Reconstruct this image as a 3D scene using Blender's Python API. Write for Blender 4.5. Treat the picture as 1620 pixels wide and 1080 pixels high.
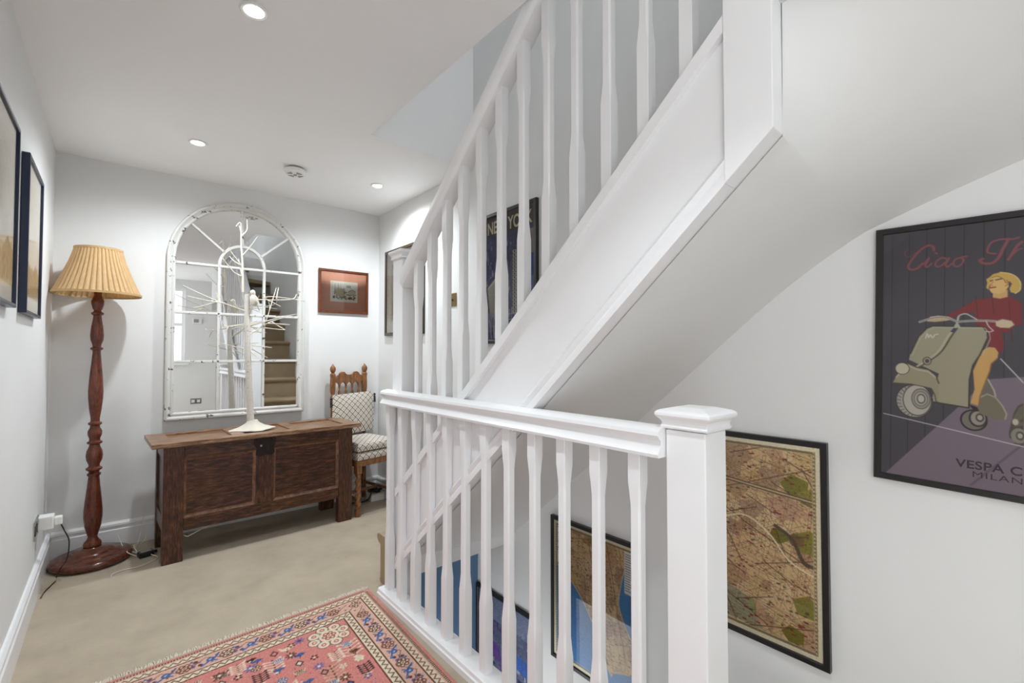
import bpy, bmesh, math, random
import numpy as np
from mathutils import Vector, Matrix

for _o in list(bpy.data.objects):
    bpy.data.objects.remove(_o, do_unlink=True)
SC = bpy.context.scene
COL = SC.collection
R = math.radians
random.seed(7)
rng = np.random.default_rng(7)

# ------------------------------------------------------------------ camera
cam_d = bpy.data.cameras.new('camera')
cam_d.sensor_width = 36.0
cam_d.lens = 737.3 / 1620 * 36.0
cam_d.clip_start = 0.02
cam = bpy.data.objects.new('camera', cam_d)
COL.objects.link(cam)
cam.location = (0, 0, 1.15)
cam.rotation_euler = (R(90 + 1.46), 0, R(-40.25))
SC.camera = cam

# ------------------------------------------------------------------ world, exposure
W = bpy.data.worlds.new('daylight')
SC.world = W
W.use_nodes = True
W.node_tree.nodes['Background'].inputs[0].default_value = (0.80, 0.88, 1.0, 1)
W.node_tree.nodes['Background'].inputs[1].default_value = 1.0
SC.view_settings.view_transform = 'Standard'
SC.view_settings.look = 'None'
SC.view_settings.gamma = 1
SC.view_settings.use_curve_mapping = False
SC.view_settings.exposure = 0.89

WINDOW_LEFT = 2.0        # daylight through the window beside the camera
WINDOW_REAR = 1.0      # daylight through the window behind the camera
FILL_STAIR = 5.2     # added glow overhead, put in to light the storey above
FILL_LOW = 1.8        # added glow that brightens the lower stairwell
DOWNLIGHT = 39.0        # each recessed ceiling lamp, watts

# measured room (metres): x right along the back wall, y away from the camera, z up
XL, XR, YB, H = -0.285, 1.659, 3.68, 2.30
YR = -1.5               # rear wall, behind the camera
XS = 1.0                # face of the stair string
WX = 1.04               # edge of the landing floor along the stairwell
WY0, WY1 = 0.52, 2.28   # stairwell in the floor
OY1 = 2.333             # far edge of the opening in the ceiling

# ------------------------------------------------------------------ helpers
def lin(c):
    return tuple((x / 12.92 if x <= .04045 else ((x + .055) / 1.055) ** 2.4) for x in c)
def rgb(r, g, b):
    return lin((r / 255, g / 255, b / 255)) + (1,)

def nodes(name):
    m = bpy.data.materials.new(name)
    m.use_nodes = True
    nt = m.node_tree
    return m, nt, nt.nodes['Principled BSDF']

def coords(nt, scale=(1, 1, 1), rot=(0, 0, 0)):
    tc = nt.nodes.new('ShaderNodeTexCoord')
    mp = nt.nodes.new('ShaderNodeMapping')
    mp.inputs['Scale'].default_value = scale
    mp.inputs['Rotation'].default_value = rot
    nt.links.new(tc.outputs['Object'], mp.inputs['Vector'])
    return mp.outputs['Vector']

def ramp(nt, fac, stops):
    r = nt.nodes.new('ShaderNodeValToRGB')
    e = r.color_ramp.elements
    while len(e) < len(stops):
        e.new(.5)
    for i, (p, c) in enumerate(stops):
        e[i].position = p
        e[i].color = c
    nt.links.new(fac, r.inputs['Fac'])
    return r.outputs['Color']

def noise(nt, vec, scale, detail=4, rough=.55):
    n = nt.nodes.new('ShaderNodeTexNoise')
    n.inputs['Scale'].default_value = scale
    n.inputs['Detail'].default_value = detail
    n.inputs['Roughness'].default_value = rough
    nt.links.new(vec, n.inputs['Vector'])
    return n.outputs['Fac']

def bump(nt, b, h, strength, dist=.002):
    n = nt.nodes.new('ShaderNodeBump')
    n.inputs['Strength'].default_value = strength
    n.inputs['Distance'].default_value = dist
    nt.links.new(h, n.inputs['Height'])
    nt.links.new(n.outputs['Normal'], b.inputs['Normal'])

def plain(name, c, rough=.5, metal=0, var=.04, vs=6, bmp=0, bs=300, spec=.5, scale=(1, 1, 1)):
    m, nt, b = nodes(name)
    v = coords(nt, scale)
    f = noise(nt, v, vs)
    lo = tuple(x * (1 - var) for x in c[:3]) + (1,)
    hi = tuple(min(1, x * (1 + var)) for x in c[:3]) + (1,)
    nt.links.new(ramp(nt, f, [(.3, lo), (.7, hi)]), b.inputs['Base Color'])
    b.inputs['Roughness'].default_value = rough
    b.inputs['Metallic'].default_value = metal
    b.inputs['Specular IOR Level'].default_value = spec
    if bmp:
        bump(nt, b, noise(nt, v, bs, 3), bmp)
    return m

def wood(name, dark, mid, light, scale, rough=.35, fine=60, bmp=.25):
    m, nt, b = nodes(name)
    v = coords(nt, scale)
    f = noise(nt, v, 5, 8, .65)
    f2 = noise(nt, v, fine, 4, .7)
    mx = nt.nodes.new('ShaderNodeMath'); mx.operation = 'MULTIPLY_ADD'
    nt.links.new(f2, mx.inputs[0]); mx.inputs[1].default_value = .45
    nt.links.new(f, mx.inputs[2])
    nt.links.new(ramp(nt, mx.outputs[0], [(.45, dark), (.68, mid), (.95, light)]), b.inputs['Base Color'])
    b.inputs['Roughness'].default_value = rough
    if bmp:
        bump(nt, b, f2, bmp)
    return m

def emis(name, c, s):
    m = bpy.data.materials.new(name); m.use_nodes = True
    nt = m.node_tree
    nt.nodes.remove(nt.nodes['Principled BSDF'])
    e = nt.nodes.new('ShaderNodeEmission')
    e.inputs[0].default_value = c; e.inputs[1].default_value = s
    nt.links.new(e.outputs[0], nt.nodes['Material Output'].inputs[0])
    return m

def painted(name, rough=.55, spec=.3, bmp=0):
    m, nt, b = nodes(name)
    a = nt.nodes.new('ShaderNodeAttribute'); a.attribute_name = 'print'
    nt.links.new(a.outputs['Color'], b.inputs['Base Color'])
    b.inputs['Roughness'].default_value = rough
    b.inputs['Specular IOR Level'].default_value = spec
    if bmp:
        bump(nt, b, noise(nt, coords(nt), 500, 2), bmp)
    return m

def glass_mat(name, rough=.02, ior=1.5):
    m = bpy.data.materials.new(name); m.use_nodes = True
    nt = m.node_tree
    nt.nodes.remove(nt.nodes['Principled BSDF'])
    t = nt.nodes.new('ShaderNodeBsdfTransparent')
    g = nt.nodes.new('ShaderNodeBsdfGlossy'); g.inputs['Roughness'].default_value = rough
    f = nt.nodes.new('ShaderNodeFresnel'); f.inputs['IOR'].default_value = ior
    mx = nt.nodes.new('ShaderNodeMixShader')
    nt.links.new(f.outputs[0], mx.inputs[0])
    nt.links.new(t.outputs[0], mx.inputs[1]); nt.links.new(g.outputs[0], mx.inputs[2])
    nt.links.new(mx.outputs[0], nt.nodes['Material Output'].inputs[0])
    return m

class MB:
    """collects shapes, then links them as ONE mesh object"""
    def __init__(s):
        s.v = []; s.f = []
    def add(s, v, f):
        n = len(s.v)
        s.v += [tuple(p) for p in v]
        s.f += [tuple(i + n for i in q) for q in f]
        return s
    def box(s, x0, x1, y0, y1, z0, z1):
        return s.add([(x0, y0, z0), (x1, y0, z0), (x1, y1, z0), (x0, y1, z0), (x0, y0, z1), (x1, y0, z1), (x1, y1, z1), (x0, y1, z1)],
                     [(0, 3, 2, 1), (4, 5, 6, 7), (0, 1, 5, 4), (1, 2, 6, 5), (2, 3, 7, 6), (3, 0, 4, 7)])
    def ext(s, prof, axis, a, b, shear=(0, 0)):
        """closed profile in the two other axes, extruded along axis from a to b; the far end moves by shear"""
        n = len(prof); v = []
        for k, t in enumerate((a, b)):
            for p, q in prof:
                p2 = p + shear[0] * k; q2 = q + shear[1] * k
                v.append({'x': (t, p2, q2), 'y': (p2, t, q2), 'z': (p2, q2, t)}[axis])
        f = [tuple(range(n))[::-1], tuple(range(n, 2 * n))]
        f += [(i, (i + 1) % n, (i + 1) % n + n, i + n) for i in range(n)]
        return s.add(v, f)
    def lathe(s, prof, n=24, c=(0, 0, 0), axis='z', caps=True):
        v = []; f = []
        for r, z in prof:
            for k in range(n):
                a = 2 * math.pi * k / n
                p = (r * math.cos(a), r * math.sin(a), z)
                if axis == 'x': p = (z, p[0], p[1])
                if axis == 'y': p = (p[0], z, p[1])
                v.append((c[0] + p[0], c[1] + p[1], c[2] + p[2]))
        m = len(prof)
        for i in range(m - 1):
            for k in range(n):
                f.append((i * n + k, i * n + (k + 1) % n, (i + 1) * n + (k + 1) % n, (i + 1) * n + k))
        if caps:
            f.append(tuple(range(n))[::-1]); f.append(tuple(range((m - 1) * n, m * n)))
        return s.add(v, f)
    def tube(s, pts, rad, n=8):
        pts = [Vector(p) for p in pts]
        if not hasattr(rad, '__len__'): rad = [rad] * len(pts)
        v = []; f = []
        up = None
        for i, p in enumerate(pts):
            d = (pts[min(i + 1, len(pts) - 1)] - pts[max(i - 1, 0)]).normalized()
            if up is None:
                up = Vector((0, 0, 1)) if abs(d.z) < .9 else Vector((1, 0, 0))
            sd = d.cross(up).normalized(); up = sd.cross(d).normalized()
            for k in range(n):
                a = 2 * math.pi * k / n
                v.append(p + (sd * math.cos(a) + up * math.sin(a)) * rad[i])
        for i in range(len(pts) - 1):
            for k in range(n):
                f.append((i * n + k, i * n + (k + 1) % n, (i + 1) * n + (k + 1) % n, (i + 1) * n + k))
        f.append(tuple(range(n))[::-1]); f.append(tuple(range((len(pts) - 1) * n, len(pts) * n)))
        return s.add(v, f)
    def build(s, name, mat, parent=None, smooth=False, bevel=0, seg=2, loc=None, keep=False):
        me = bpy.data.meshes.new(name)
        me.from_pydata(s.v, [], s.f)
        me.validate(); 
        if not keep:
            bm = bmesh.new(); bm.from_mesh(me)
            bmesh.ops.recalc_face_normals(bm, faces=bm.faces)
            bm.to_mesh(me); bm.free()
        me.materials.append(mat)
        if smooth:
            for p in me.polygons: p.use_smooth = True
            me.set_sharp_from_angle(angle=R(40))
        o = bpy.data.objects.new(name, me)
        COL.objects.link(o)
        if parent: o.parent = parent
        if loc: o.location = loc
        if bevel:
            md = o.modifiers.new('edge', 'BEVEL'); md.width = bevel; md.segments = seg; md.limit_method = 'ANGLE'; md.angle_limit = R(35)
        return o

def tag(o, label, cat, group=None):
    o['label'] = label; o['category'] = cat
    if group: o['group'] = group
    return o
def struct(o):
    o['kind'] = 'structure'; return o
def thing(name, label, cat, loc=(0, 0, 0), rz=0, group=None):
    o = bpy.data.objects.new(name, None); COL.objects.link(o)
    o.empty_display_size = .1
    o.location = loc; o.rotation_euler = (0, 0, rz)
    return tag(o, label, cat, group)
def copy_of(o, parent, loc):
    c = o.copy(); COL.objects.link(c); c.parent = parent; c.location = loc
    return c

def smooth_path(pts, n=6):
    """Catmull-Rom through the points"""
    P = [Vector(p) for p in pts]; out = []
    for i in range(len(P) - 1):
        a = P[max(i - 1, 0)]; b = P[i]; c = P[i + 1]; d = P[min(i + 2, len(P) - 1)]
        for k in range(n):
            t = k / n
            out.append(.5 * ((2 * b) + (c - a) * t + (2 * a - 5 * b + 4 * c - d) * t * t + (3 * b - a - 3 * c + d) * t ** 3))
    out.append(P[-1])
    return out

# ---- flat print: a canvas painted in code and laid on a fine grid of vertices
class Canvas:
    def __init__(s, w, h, cell, base):
        s.w, s.h, s.cell = w, h, cell
        s.nx, s.ny = max(2, int(round(w / cell))), max(2, int(round(h / cell)))
        s.px = np.empty((s.ny, s.nx, 3)); s.px[:] = np.array(base) / 255
        xs = (np.arange(s.nx)) * w / (s.nx - 1); ys = (np.arange(s.ny)) * h / (s.ny - 1)
        s.X, s.Y = np.meshgrid(xs, ys)
    def _win(s, x0, y0, x1, y1, pad):
        i0 = max(0, int((x0 - pad) / s.w * (s.nx - 1))); i1 = min(s.nx, int((x1 + pad) / s.w * (s.nx - 1)) + 2)
        j0 = max(0, int((y0 - pad) / s.h * (s.ny - 1))); j1 = min(s.ny, int((y1 + pad) / s.h * (s.ny - 1)) + 2)
        return (slice(j0, j1), slice(i0, i1)) if i1 > i0 and j1 > j0 else None
    def put(s, win, a, c):
        a = np.clip(a, 0, 1)[..., None]
        s.px[win] = s.px[win] * (1 - a) + np.array(c) / 255 * a
    def poly(s, P, c, alpha=1.0):
        P = np.array(P, float)
        win = s._win(P[:, 0].min(), P[:, 1].min(), P[:, 0].max(), P[:, 1].max(), s.cell)
        if win is None: return
        X, Y = s.X[win], s.Y[win]; ins = np.zeros(X.shape, bool); dist = np.full(X.shape, 9.)
        for i in range(len(P)):
            (xa, ya), (xb, yb) = P[i], P[(i + 1) % len(P)]
            if ya != yb:
                ins ^= ((ya > Y) != (yb > Y)) & (X < (xb - xa) * (Y - ya) / (yb - ya) + xa)
            L = (xb - xa) ** 2 + (yb - ya) ** 2 + 1e-12
            t = np.clip(((X - xa) * (xb - xa) + (Y - ya) * (yb - ya)) / L, 0, 1)
            dist = np.minimum(dist, np.hypot(X - xa - t * (xb - xa), Y - ya - t * (yb - ya)))
        s.put(win, (np.where(ins, dist, -dist) / s.cell + .5) * alpha, c)
    def line(s, P, w, c, alpha=1.0):
        P = np.array(P, float)
        win = s._win(P[:, 0].min(), P[:, 1].min(), P[:, 0].max(), P[:, 1].max(), w + s.cell)
        if win is None: return
        X, Y = s.X[win], s.Y[win]; dist = np.full(X.shape, 9.)
        for (xa, ya), (xb, yb) in zip(P[:-1], P[1:]):
            L = (xb - xa) ** 2 + (yb - ya) ** 2 + 1e-12
            t = np.clip(((X - xa) * (xb - xa) + (Y - ya) * (yb - ya)) / L, 0, 1)
            dist = np.minimum(dist, np.hypot(X - xa - t * (xb - xa), Y - ya - t * (yb - ya)))
        s.put(win, ((w / 2 - dist) / s.cell + .5) * alpha, c)
    def ell(s, x, y, rx, ry, c, alpha=1.0):
        win = s._win(x - rx, y - ry, x + rx, y + ry, s.cell)
        if win is None: return
        d = (1 - np.hypot((s.X[win] - x) / rx, (s.Y[win] - y) / ry)) * min(rx, ry)
        s.put(win, (d / s.cell + .5) * alpha, c)
    def rect(s, x0, y0, x1, y1, c, alpha=1.0):
        s.poly([(x0, y0), (x1, y0), (x1, y1), (x0, y1)], c, alpha)
    def curve(s, P, w, c, alpha=1.0):
        s.line([(p.x, p.y) for p in smooth_path([(a, b, 0) for a, b in P], 5)], w, c, alpha)
    def speckle(s, amt, size=1):
        n = rng.normal(0, amt, (s.ny // size + 1, s.nx // size + 1))
        n = np.kron(n, np.ones((size, size)))[:s.ny, :s.nx]
        s.px = np.clip(s.px + n[..., None], 0, 1)
    def build(s, name, mat, parent, origin, ux, uy, hgt=None):
        """origin = top left corner, ux to the right, uy down (unit vectors, parent space)"""
        nx, ny = s.nx, s.ny
        O, U, V = np.array(origin), np.array(ux), np.array(uy)
        co = O + s.X.reshape(-1, 1) * U + s.Y.reshape(-1, 1) * V
        if hgt is not None:
            co = co + hgt.reshape(-1, 1) * np.array([0, 0, 1.])
        j, i = np.meshgrid(np.arange(ny - 1), np.arange(nx - 1), indexing='ij')
        a = (j * nx + i).reshape(-1)
        q = np.stack([a, a + nx, a + nx + 1, a + 1], 1).astype(np.int32)
        me = bpy.data.meshes.new(name)
        me.vertices.add(len(co)); me.vertices.foreach_set('co', co.astype(np.float32).reshape(-1))
        me.loops.add(q.size); me.loops.foreach_set('vertex_index', q.reshape(-1))
        me.polygons.add(len(q)); me.polygons.foreach_set('loop_start', np.arange(0, q.size, 4, dtype=np.int32))
        me.update(calc_edges=True)
        p = s.px.reshape(-1, 3)
        l = np.where(p <= .04045, p / 12.92, ((p + .055) / 1.055) ** 2.4)
        at = me.color_attributes.new('print', 'FLOAT_COLOR', 'POINT')
        at.data.foreach_set('color', np.concatenate([l, np.ones((len(l), 1))], 1).astype(np.float32).reshape(-1))
        me.materials.append(mat)
        o = bpy.data.objects.new(name, me); COL.objects.link(o)
        if parent: o.parent = parent
        return o

def text_mesh(name, body, size, mat, parent, m, bold=0.0, sx=1.0, space=1.0):
    cu = bpy.data.curves.new(name, 'FONT')
    cu.body = body; cu.size = size; cu.offset = bold; cu.space_character = space; cu.align_x = 'CENTER'
    cu.extrude = 0.0002
    t = bpy.data.objects.new(name + '_tmp', cu); COL.objects.link(t)
    dg = bpy.context.evaluated_depsgraph_get(); dg.update()
    me = bpy.data.meshes.new_from_object(t.evaluated_get(dg))
    bpy.data.objects.remove(t, do_unlink=True)
    me.name = name
    me.transform(Matrix.Diagonal((sx, 1, 1, 1)))
    me.transform(m)
    me.materials.clear(); me.materials.append(mat)
    o = bpy.data.objects.new(name, me); COL.objects.link(o); o.parent = parent
    return o

# ------------------------------------------------------------------ materials
M = {}
M['wall'] = plain('wall_paint', rgb(228, 228, 227), .75, var=.012, vs=3, bmp=.06, bs=220)
M['ceil'] = plain('ceiling_paint', rgb(249, 249, 249), .85, var=.01, vs=2)
M['white'] = plain('white_gloss_paint', rgb(241, 241, 242), .32, var=.01, vs=8, bmp=.04, bs=60)
M['blue'] = plain('blue_wall_paint', rgb(92, 124, 158), .7, var=.03, vs=4)
def carpet(name, a, b):
    m, nt, bs = nodes(name)
    v = coords(nt)
    f = noise(nt, v, 5, 6, .6); g = noise(nt, v, 420, 2)
    mx = nt.nodes.new('ShaderNodeMath'); mx.operation = 'MULTIPLY_ADD'
    nt.links.new(g, mx.inputs[0]); mx.inputs[1].default_value = .35; nt.links.new(f, mx.inputs[2])
    nt.links.new(ramp(nt, mx.outputs[0], [(.2, a), (1.1, b)]), bs.inputs['Base Color'])
    bs.inputs['Roughness'].default_value = .95
    bs.inputs['Specular IOR Level'].default_value = .1
    bump(nt, bs, g, .6, .004)
    return m
M['carpet'] = carpet('beige_carpet', rgb(160, 147, 129), rgb(196, 182, 162))
M['stair_carpet'] = carpet('stair_carpet', rgb(150, 132, 105), rgb(180, 160, 132))
def old_oak(name, scale):
    m, nt, b = nodes(name)
    v = coords(nt, scale); w = coords(nt)
    big = noise(nt, w, 3.2, 3, .5); grain = noise(nt, v, 7, 9, .72); fleck = noise(nt, v, 38, 3, .6)
    red = ramp(nt, grain, [(.36, rgb(26, 14, 11)), (.52, rgb(74, 42, 34)), (.72, rgb(128, 84, 68))])
    gold = ramp(nt, grain, [(.36, rgb(28, 16, 9)), (.52, rgb(80, 48, 28)), (.72, rgb(134, 92, 56))])
    mx = nt.nodes.new('ShaderNodeMix'); mx.data_type = 'RGBA'
    st_ = nt.nodes.new('ShaderNodeMapRange'); st_.inputs[1].default_value = .4; st_.inputs[2].default_value = .6
    nt.links.new(big, st_.inputs[0]); nt.links.new(st_.outputs[0], mx.inputs['Factor'])
    nt.links.new(red, mx.inputs['A']); nt.links.new(gold, mx.inputs['B'])
    nt.links.new(mx.outputs['Result'], b.inputs['Base Color'])
    b.inputs['Roughness'].default_value = .3
    bump(nt, b, fleck, .25)
    return m
M['oak'] = old_oak('old_oak', (2.5, 16, 16))
M['oak_v'] = old_oak('old_oak_upright', (16, 16, 2.5))
M['oak_glint'] = wood('highlit_oak_moulding', rgb(62, 38, 28), rgb(118, 80, 60), rgb(160, 118, 92), (6, 6, 6), .3, 30, .1)  # paler oak: highlights along the panel mouldings put into the colour
M['oak_lid'] = wood('worn_oak_lid', rgb(58, 36, 24), rgb(126, 90, 64), rgb(186, 152, 120), (3, 20, 20), .28, 45, .3)
M['mahog'] = wood('turned_mahogany', rgb(56, 22, 14), rgb(96, 46, 30), rgb(120, 64, 44), (10, 10, 2), .16, 20, .03)
M['mahog_b'] = wood('mahogany_base', rgb(52, 24, 16), rgb(88, 46, 32), rgb(116, 68, 50), (4, 14, 14), .18, 20, .03)
M['chairwood'] = wood('chair_oak', rgb(70, 38, 16), rgb(122, 78, 42), rgb(166, 114, 68), (14, 14, 3), .35, 40, .1)
M['iron'] = plain('dark_iron', rgb(48, 38, 36), .45, .6, .2, 40, .3, 150)
M['black'] = plain('black_frame', rgb(28, 25, 25), .35, var=.08)
M['brown_frame'] = plain('dark_brown_frame', rgb(58, 46, 32), .35, var=.1, vs=20)
M['navy'] = plain('navy_frame', rgb(26, 38, 66), .3, var=.06)
M['redwood'] = wood('red_brown_frame', rgb(52, 20, 8), rgb(98, 48, 22), rgb(126, 70, 38), (16, 16, 16), .3, 30, 0)
M['mount'] = plain('terracotta_mount', rgb(204, 148, 122), .8, var=.05, vs=15)
M['paper'] = plain('cream_paper', rgb(222, 212, 196), .8, var=.03)
M['brass'] = plain('brushed_brass', rgb(150, 126, 84), .3, .9, .08, 40)
M['chrome'] = plain('chrome', rgb(200, 200, 200), .12, 1, .02)
M['plastic'] = plain('white_plastic', rgb(236, 236, 234), .35, var=.01)
M['plastic_grey'] = plain('grey_plastic', rgb(150, 150, 148), .45, var=.03)
M['plastic_black'] = plain('black_plastic', rgb(24, 24, 26), .35, var=.05)
M['glass'] = glass_mat('picture_glass', .015)
M['glass_matt'] = glass_mat('low_reflection_glass', .08, 1.12)
mm, nt_, b_ = nodes('mirror_silver')
b_.inputs['Base Color'].default_value = (.86, .87, .87, 1); b_.inputs['Metallic'].default_value = 1; b_.inputs['Roughness'].default_value = .01
M['mirror'] = mm
# chipped white paint of the mirror: dark where the paint has flaked off
mm, nt_, b_ = nodes('chipped_white_paint')
v_ = coords(nt_)
nt_.links.new(ramp(nt_, noise(nt_, v_, 26, 5, .62), [(.615, rgb(214, 213, 209)), (.63, rgb(84, 72, 62))]), b_.inputs['Base Color'])
b_.inputs['Roughness'].default_value = .5
M['chipped'] = mm
# birch bark
mm, nt_, b_ = nodes('white_birch_bark')
v_ = coords(nt_, (30, 30, 110))
nt_.links.new(ramp(nt_, noise(nt_, v_, 1.5, 5, .6), [(.6, rgb(216, 211, 202)), (.70, rgb(140, 130, 118))]), b_.inputs['Base Color'])
b_.inputs['Roughness'].default_value = .7
bump(nt_, b_, noise(nt_, v_, 1.5, 5), .5)
M['birch'] = mm
M['twig'] = plain('white_twig', rgb(216, 209, 194), .6, var=.03)
# pleated silk shade: light passes through a little
mm, nt_, b_ = nodes('gold_silk')
v_ = coords(nt_, (60, 60, 4))
nt_.links.new(ramp(nt_, noise(nt_, v_, 2, 4), [(.3, rgb(208, 178, 130)), (.75, rgb(238, 212, 166))]), b_.inputs['Base Color'])
b_.inputs['Roughness'].default_value = .6; b_.inputs['Sheen Weight'].default_value = .3
tl_ = nt_.nodes.new('ShaderNodeBsdfTranslucent'); tl_.inputs[0].default_value = rgb(240, 214, 168)
mx_ = nt_.nodes.new('ShaderNodeMixShader'); mx_.inputs[0].default_value = .5
nt_.links.new(b_.outputs[0], mx_.inputs[1]); nt_.links.new(tl_.outputs[0], mx_.inputs[2])
nt_.links.new(mx_.outputs[0], nt_.nodes['Material Output'].inputs[0])
M['silk'] = mm
M['silk_trim'] = plain('gold_braid', rgb(190, 156, 108), .6, var=.08, vs=60)

def lattice(name):
    """diamond lattice with four dots in each diamond, woven cloth"""
    m, nt, b = nodes(name)
    tc = nt.nodes.new('ShaderNodeTexCoord'); sp = nt.nodes.new('ShaderNodeSeparateXYZ')
    nt.links.new(tc.outputs['Object'], sp.inputs[0])
    def mth(op, a, c=None, d=None):
        n = nt.nodes.new('ShaderNodeMath'); n.operation = op
        for k, x in enumerate((a, c, d)):
            if x is None: continue
            if isinstance(x, (int, float)): n.inputs[k].default_value = x
            else: nt.links.new(x, n.inputs[k])
        return n.outputs[0]
    q = mth('ADD', sp.outputs['Y'], sp.outputs['Z'])
    u = mth('MULTIPLY', mth('ADD', sp.outputs['X'], q), 20.0)
    w = mth('MULTIPLY', mth('SUBTRACT', sp.outputs['X'], q), 20.0)
    def edge(t, k):   # distance of frac(t) from the nearest whole number
        f = mth('FRACT', mth('ADD', t, 100.0))
        return mth('SUBTRACT', .5, mth('ABSOLUTE', mth('SUBTRACT', f, .5)))
    ln = mth('MAXIMUM', mth('LESS_THAN', edge(u, 0), .085), mth('LESS_THAN', edge(w, 0), .085))
    def dot(t):
        f = mth('FRACT', mth('ADD', t, 100.0))
        return mth('ABSOLUTE', mth('SUBTRACT', mth('ABSOLUTE', mth('SUBTRACT', f, .5)), .14))
    dd = mth('SQRT', mth('ADD', mth('POWER', dot(u), 2), mth('POWER', dot(w), 2)))
    dt = mth('LESS_THAN', dd, .07)
    mx1 = nt.nodes.new('ShaderNodeMix'); mx1.data_type = 'RGBA'
    mx1.inputs['A'].default_value = rgb(228, 222, 212); mx1.inputs['B'].default_value = rgb(124, 104, 88)
    nt.links.new(ln, mx1.inputs['Factor'])
    mx2 = nt.nodes.new('ShaderNodeMix'); mx2.data_type = 'RGBA'
    nt.links.new(mx1.outputs['Result'], mx2.inputs['A']); mx2.inputs['B'].default_value = rgb(40, 38, 48)
    nt.links.new(dt, mx2.inputs['Factor'])
    nt.links.new(mx2.outputs['Result'], b.inputs['Base Color'])
    b.inputs['Roughness'].default_value = .9
    bump(nt, b, noise(nt, tc.outputs['Object'], 500, 2), .3)
    return m
M['lattice'] = lattice('diamond_lattice_cloth')
M['print'] = painted('printed_paper', .6)
M['rug'] = painted('woven_wool', .95, .05, .5)

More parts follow.
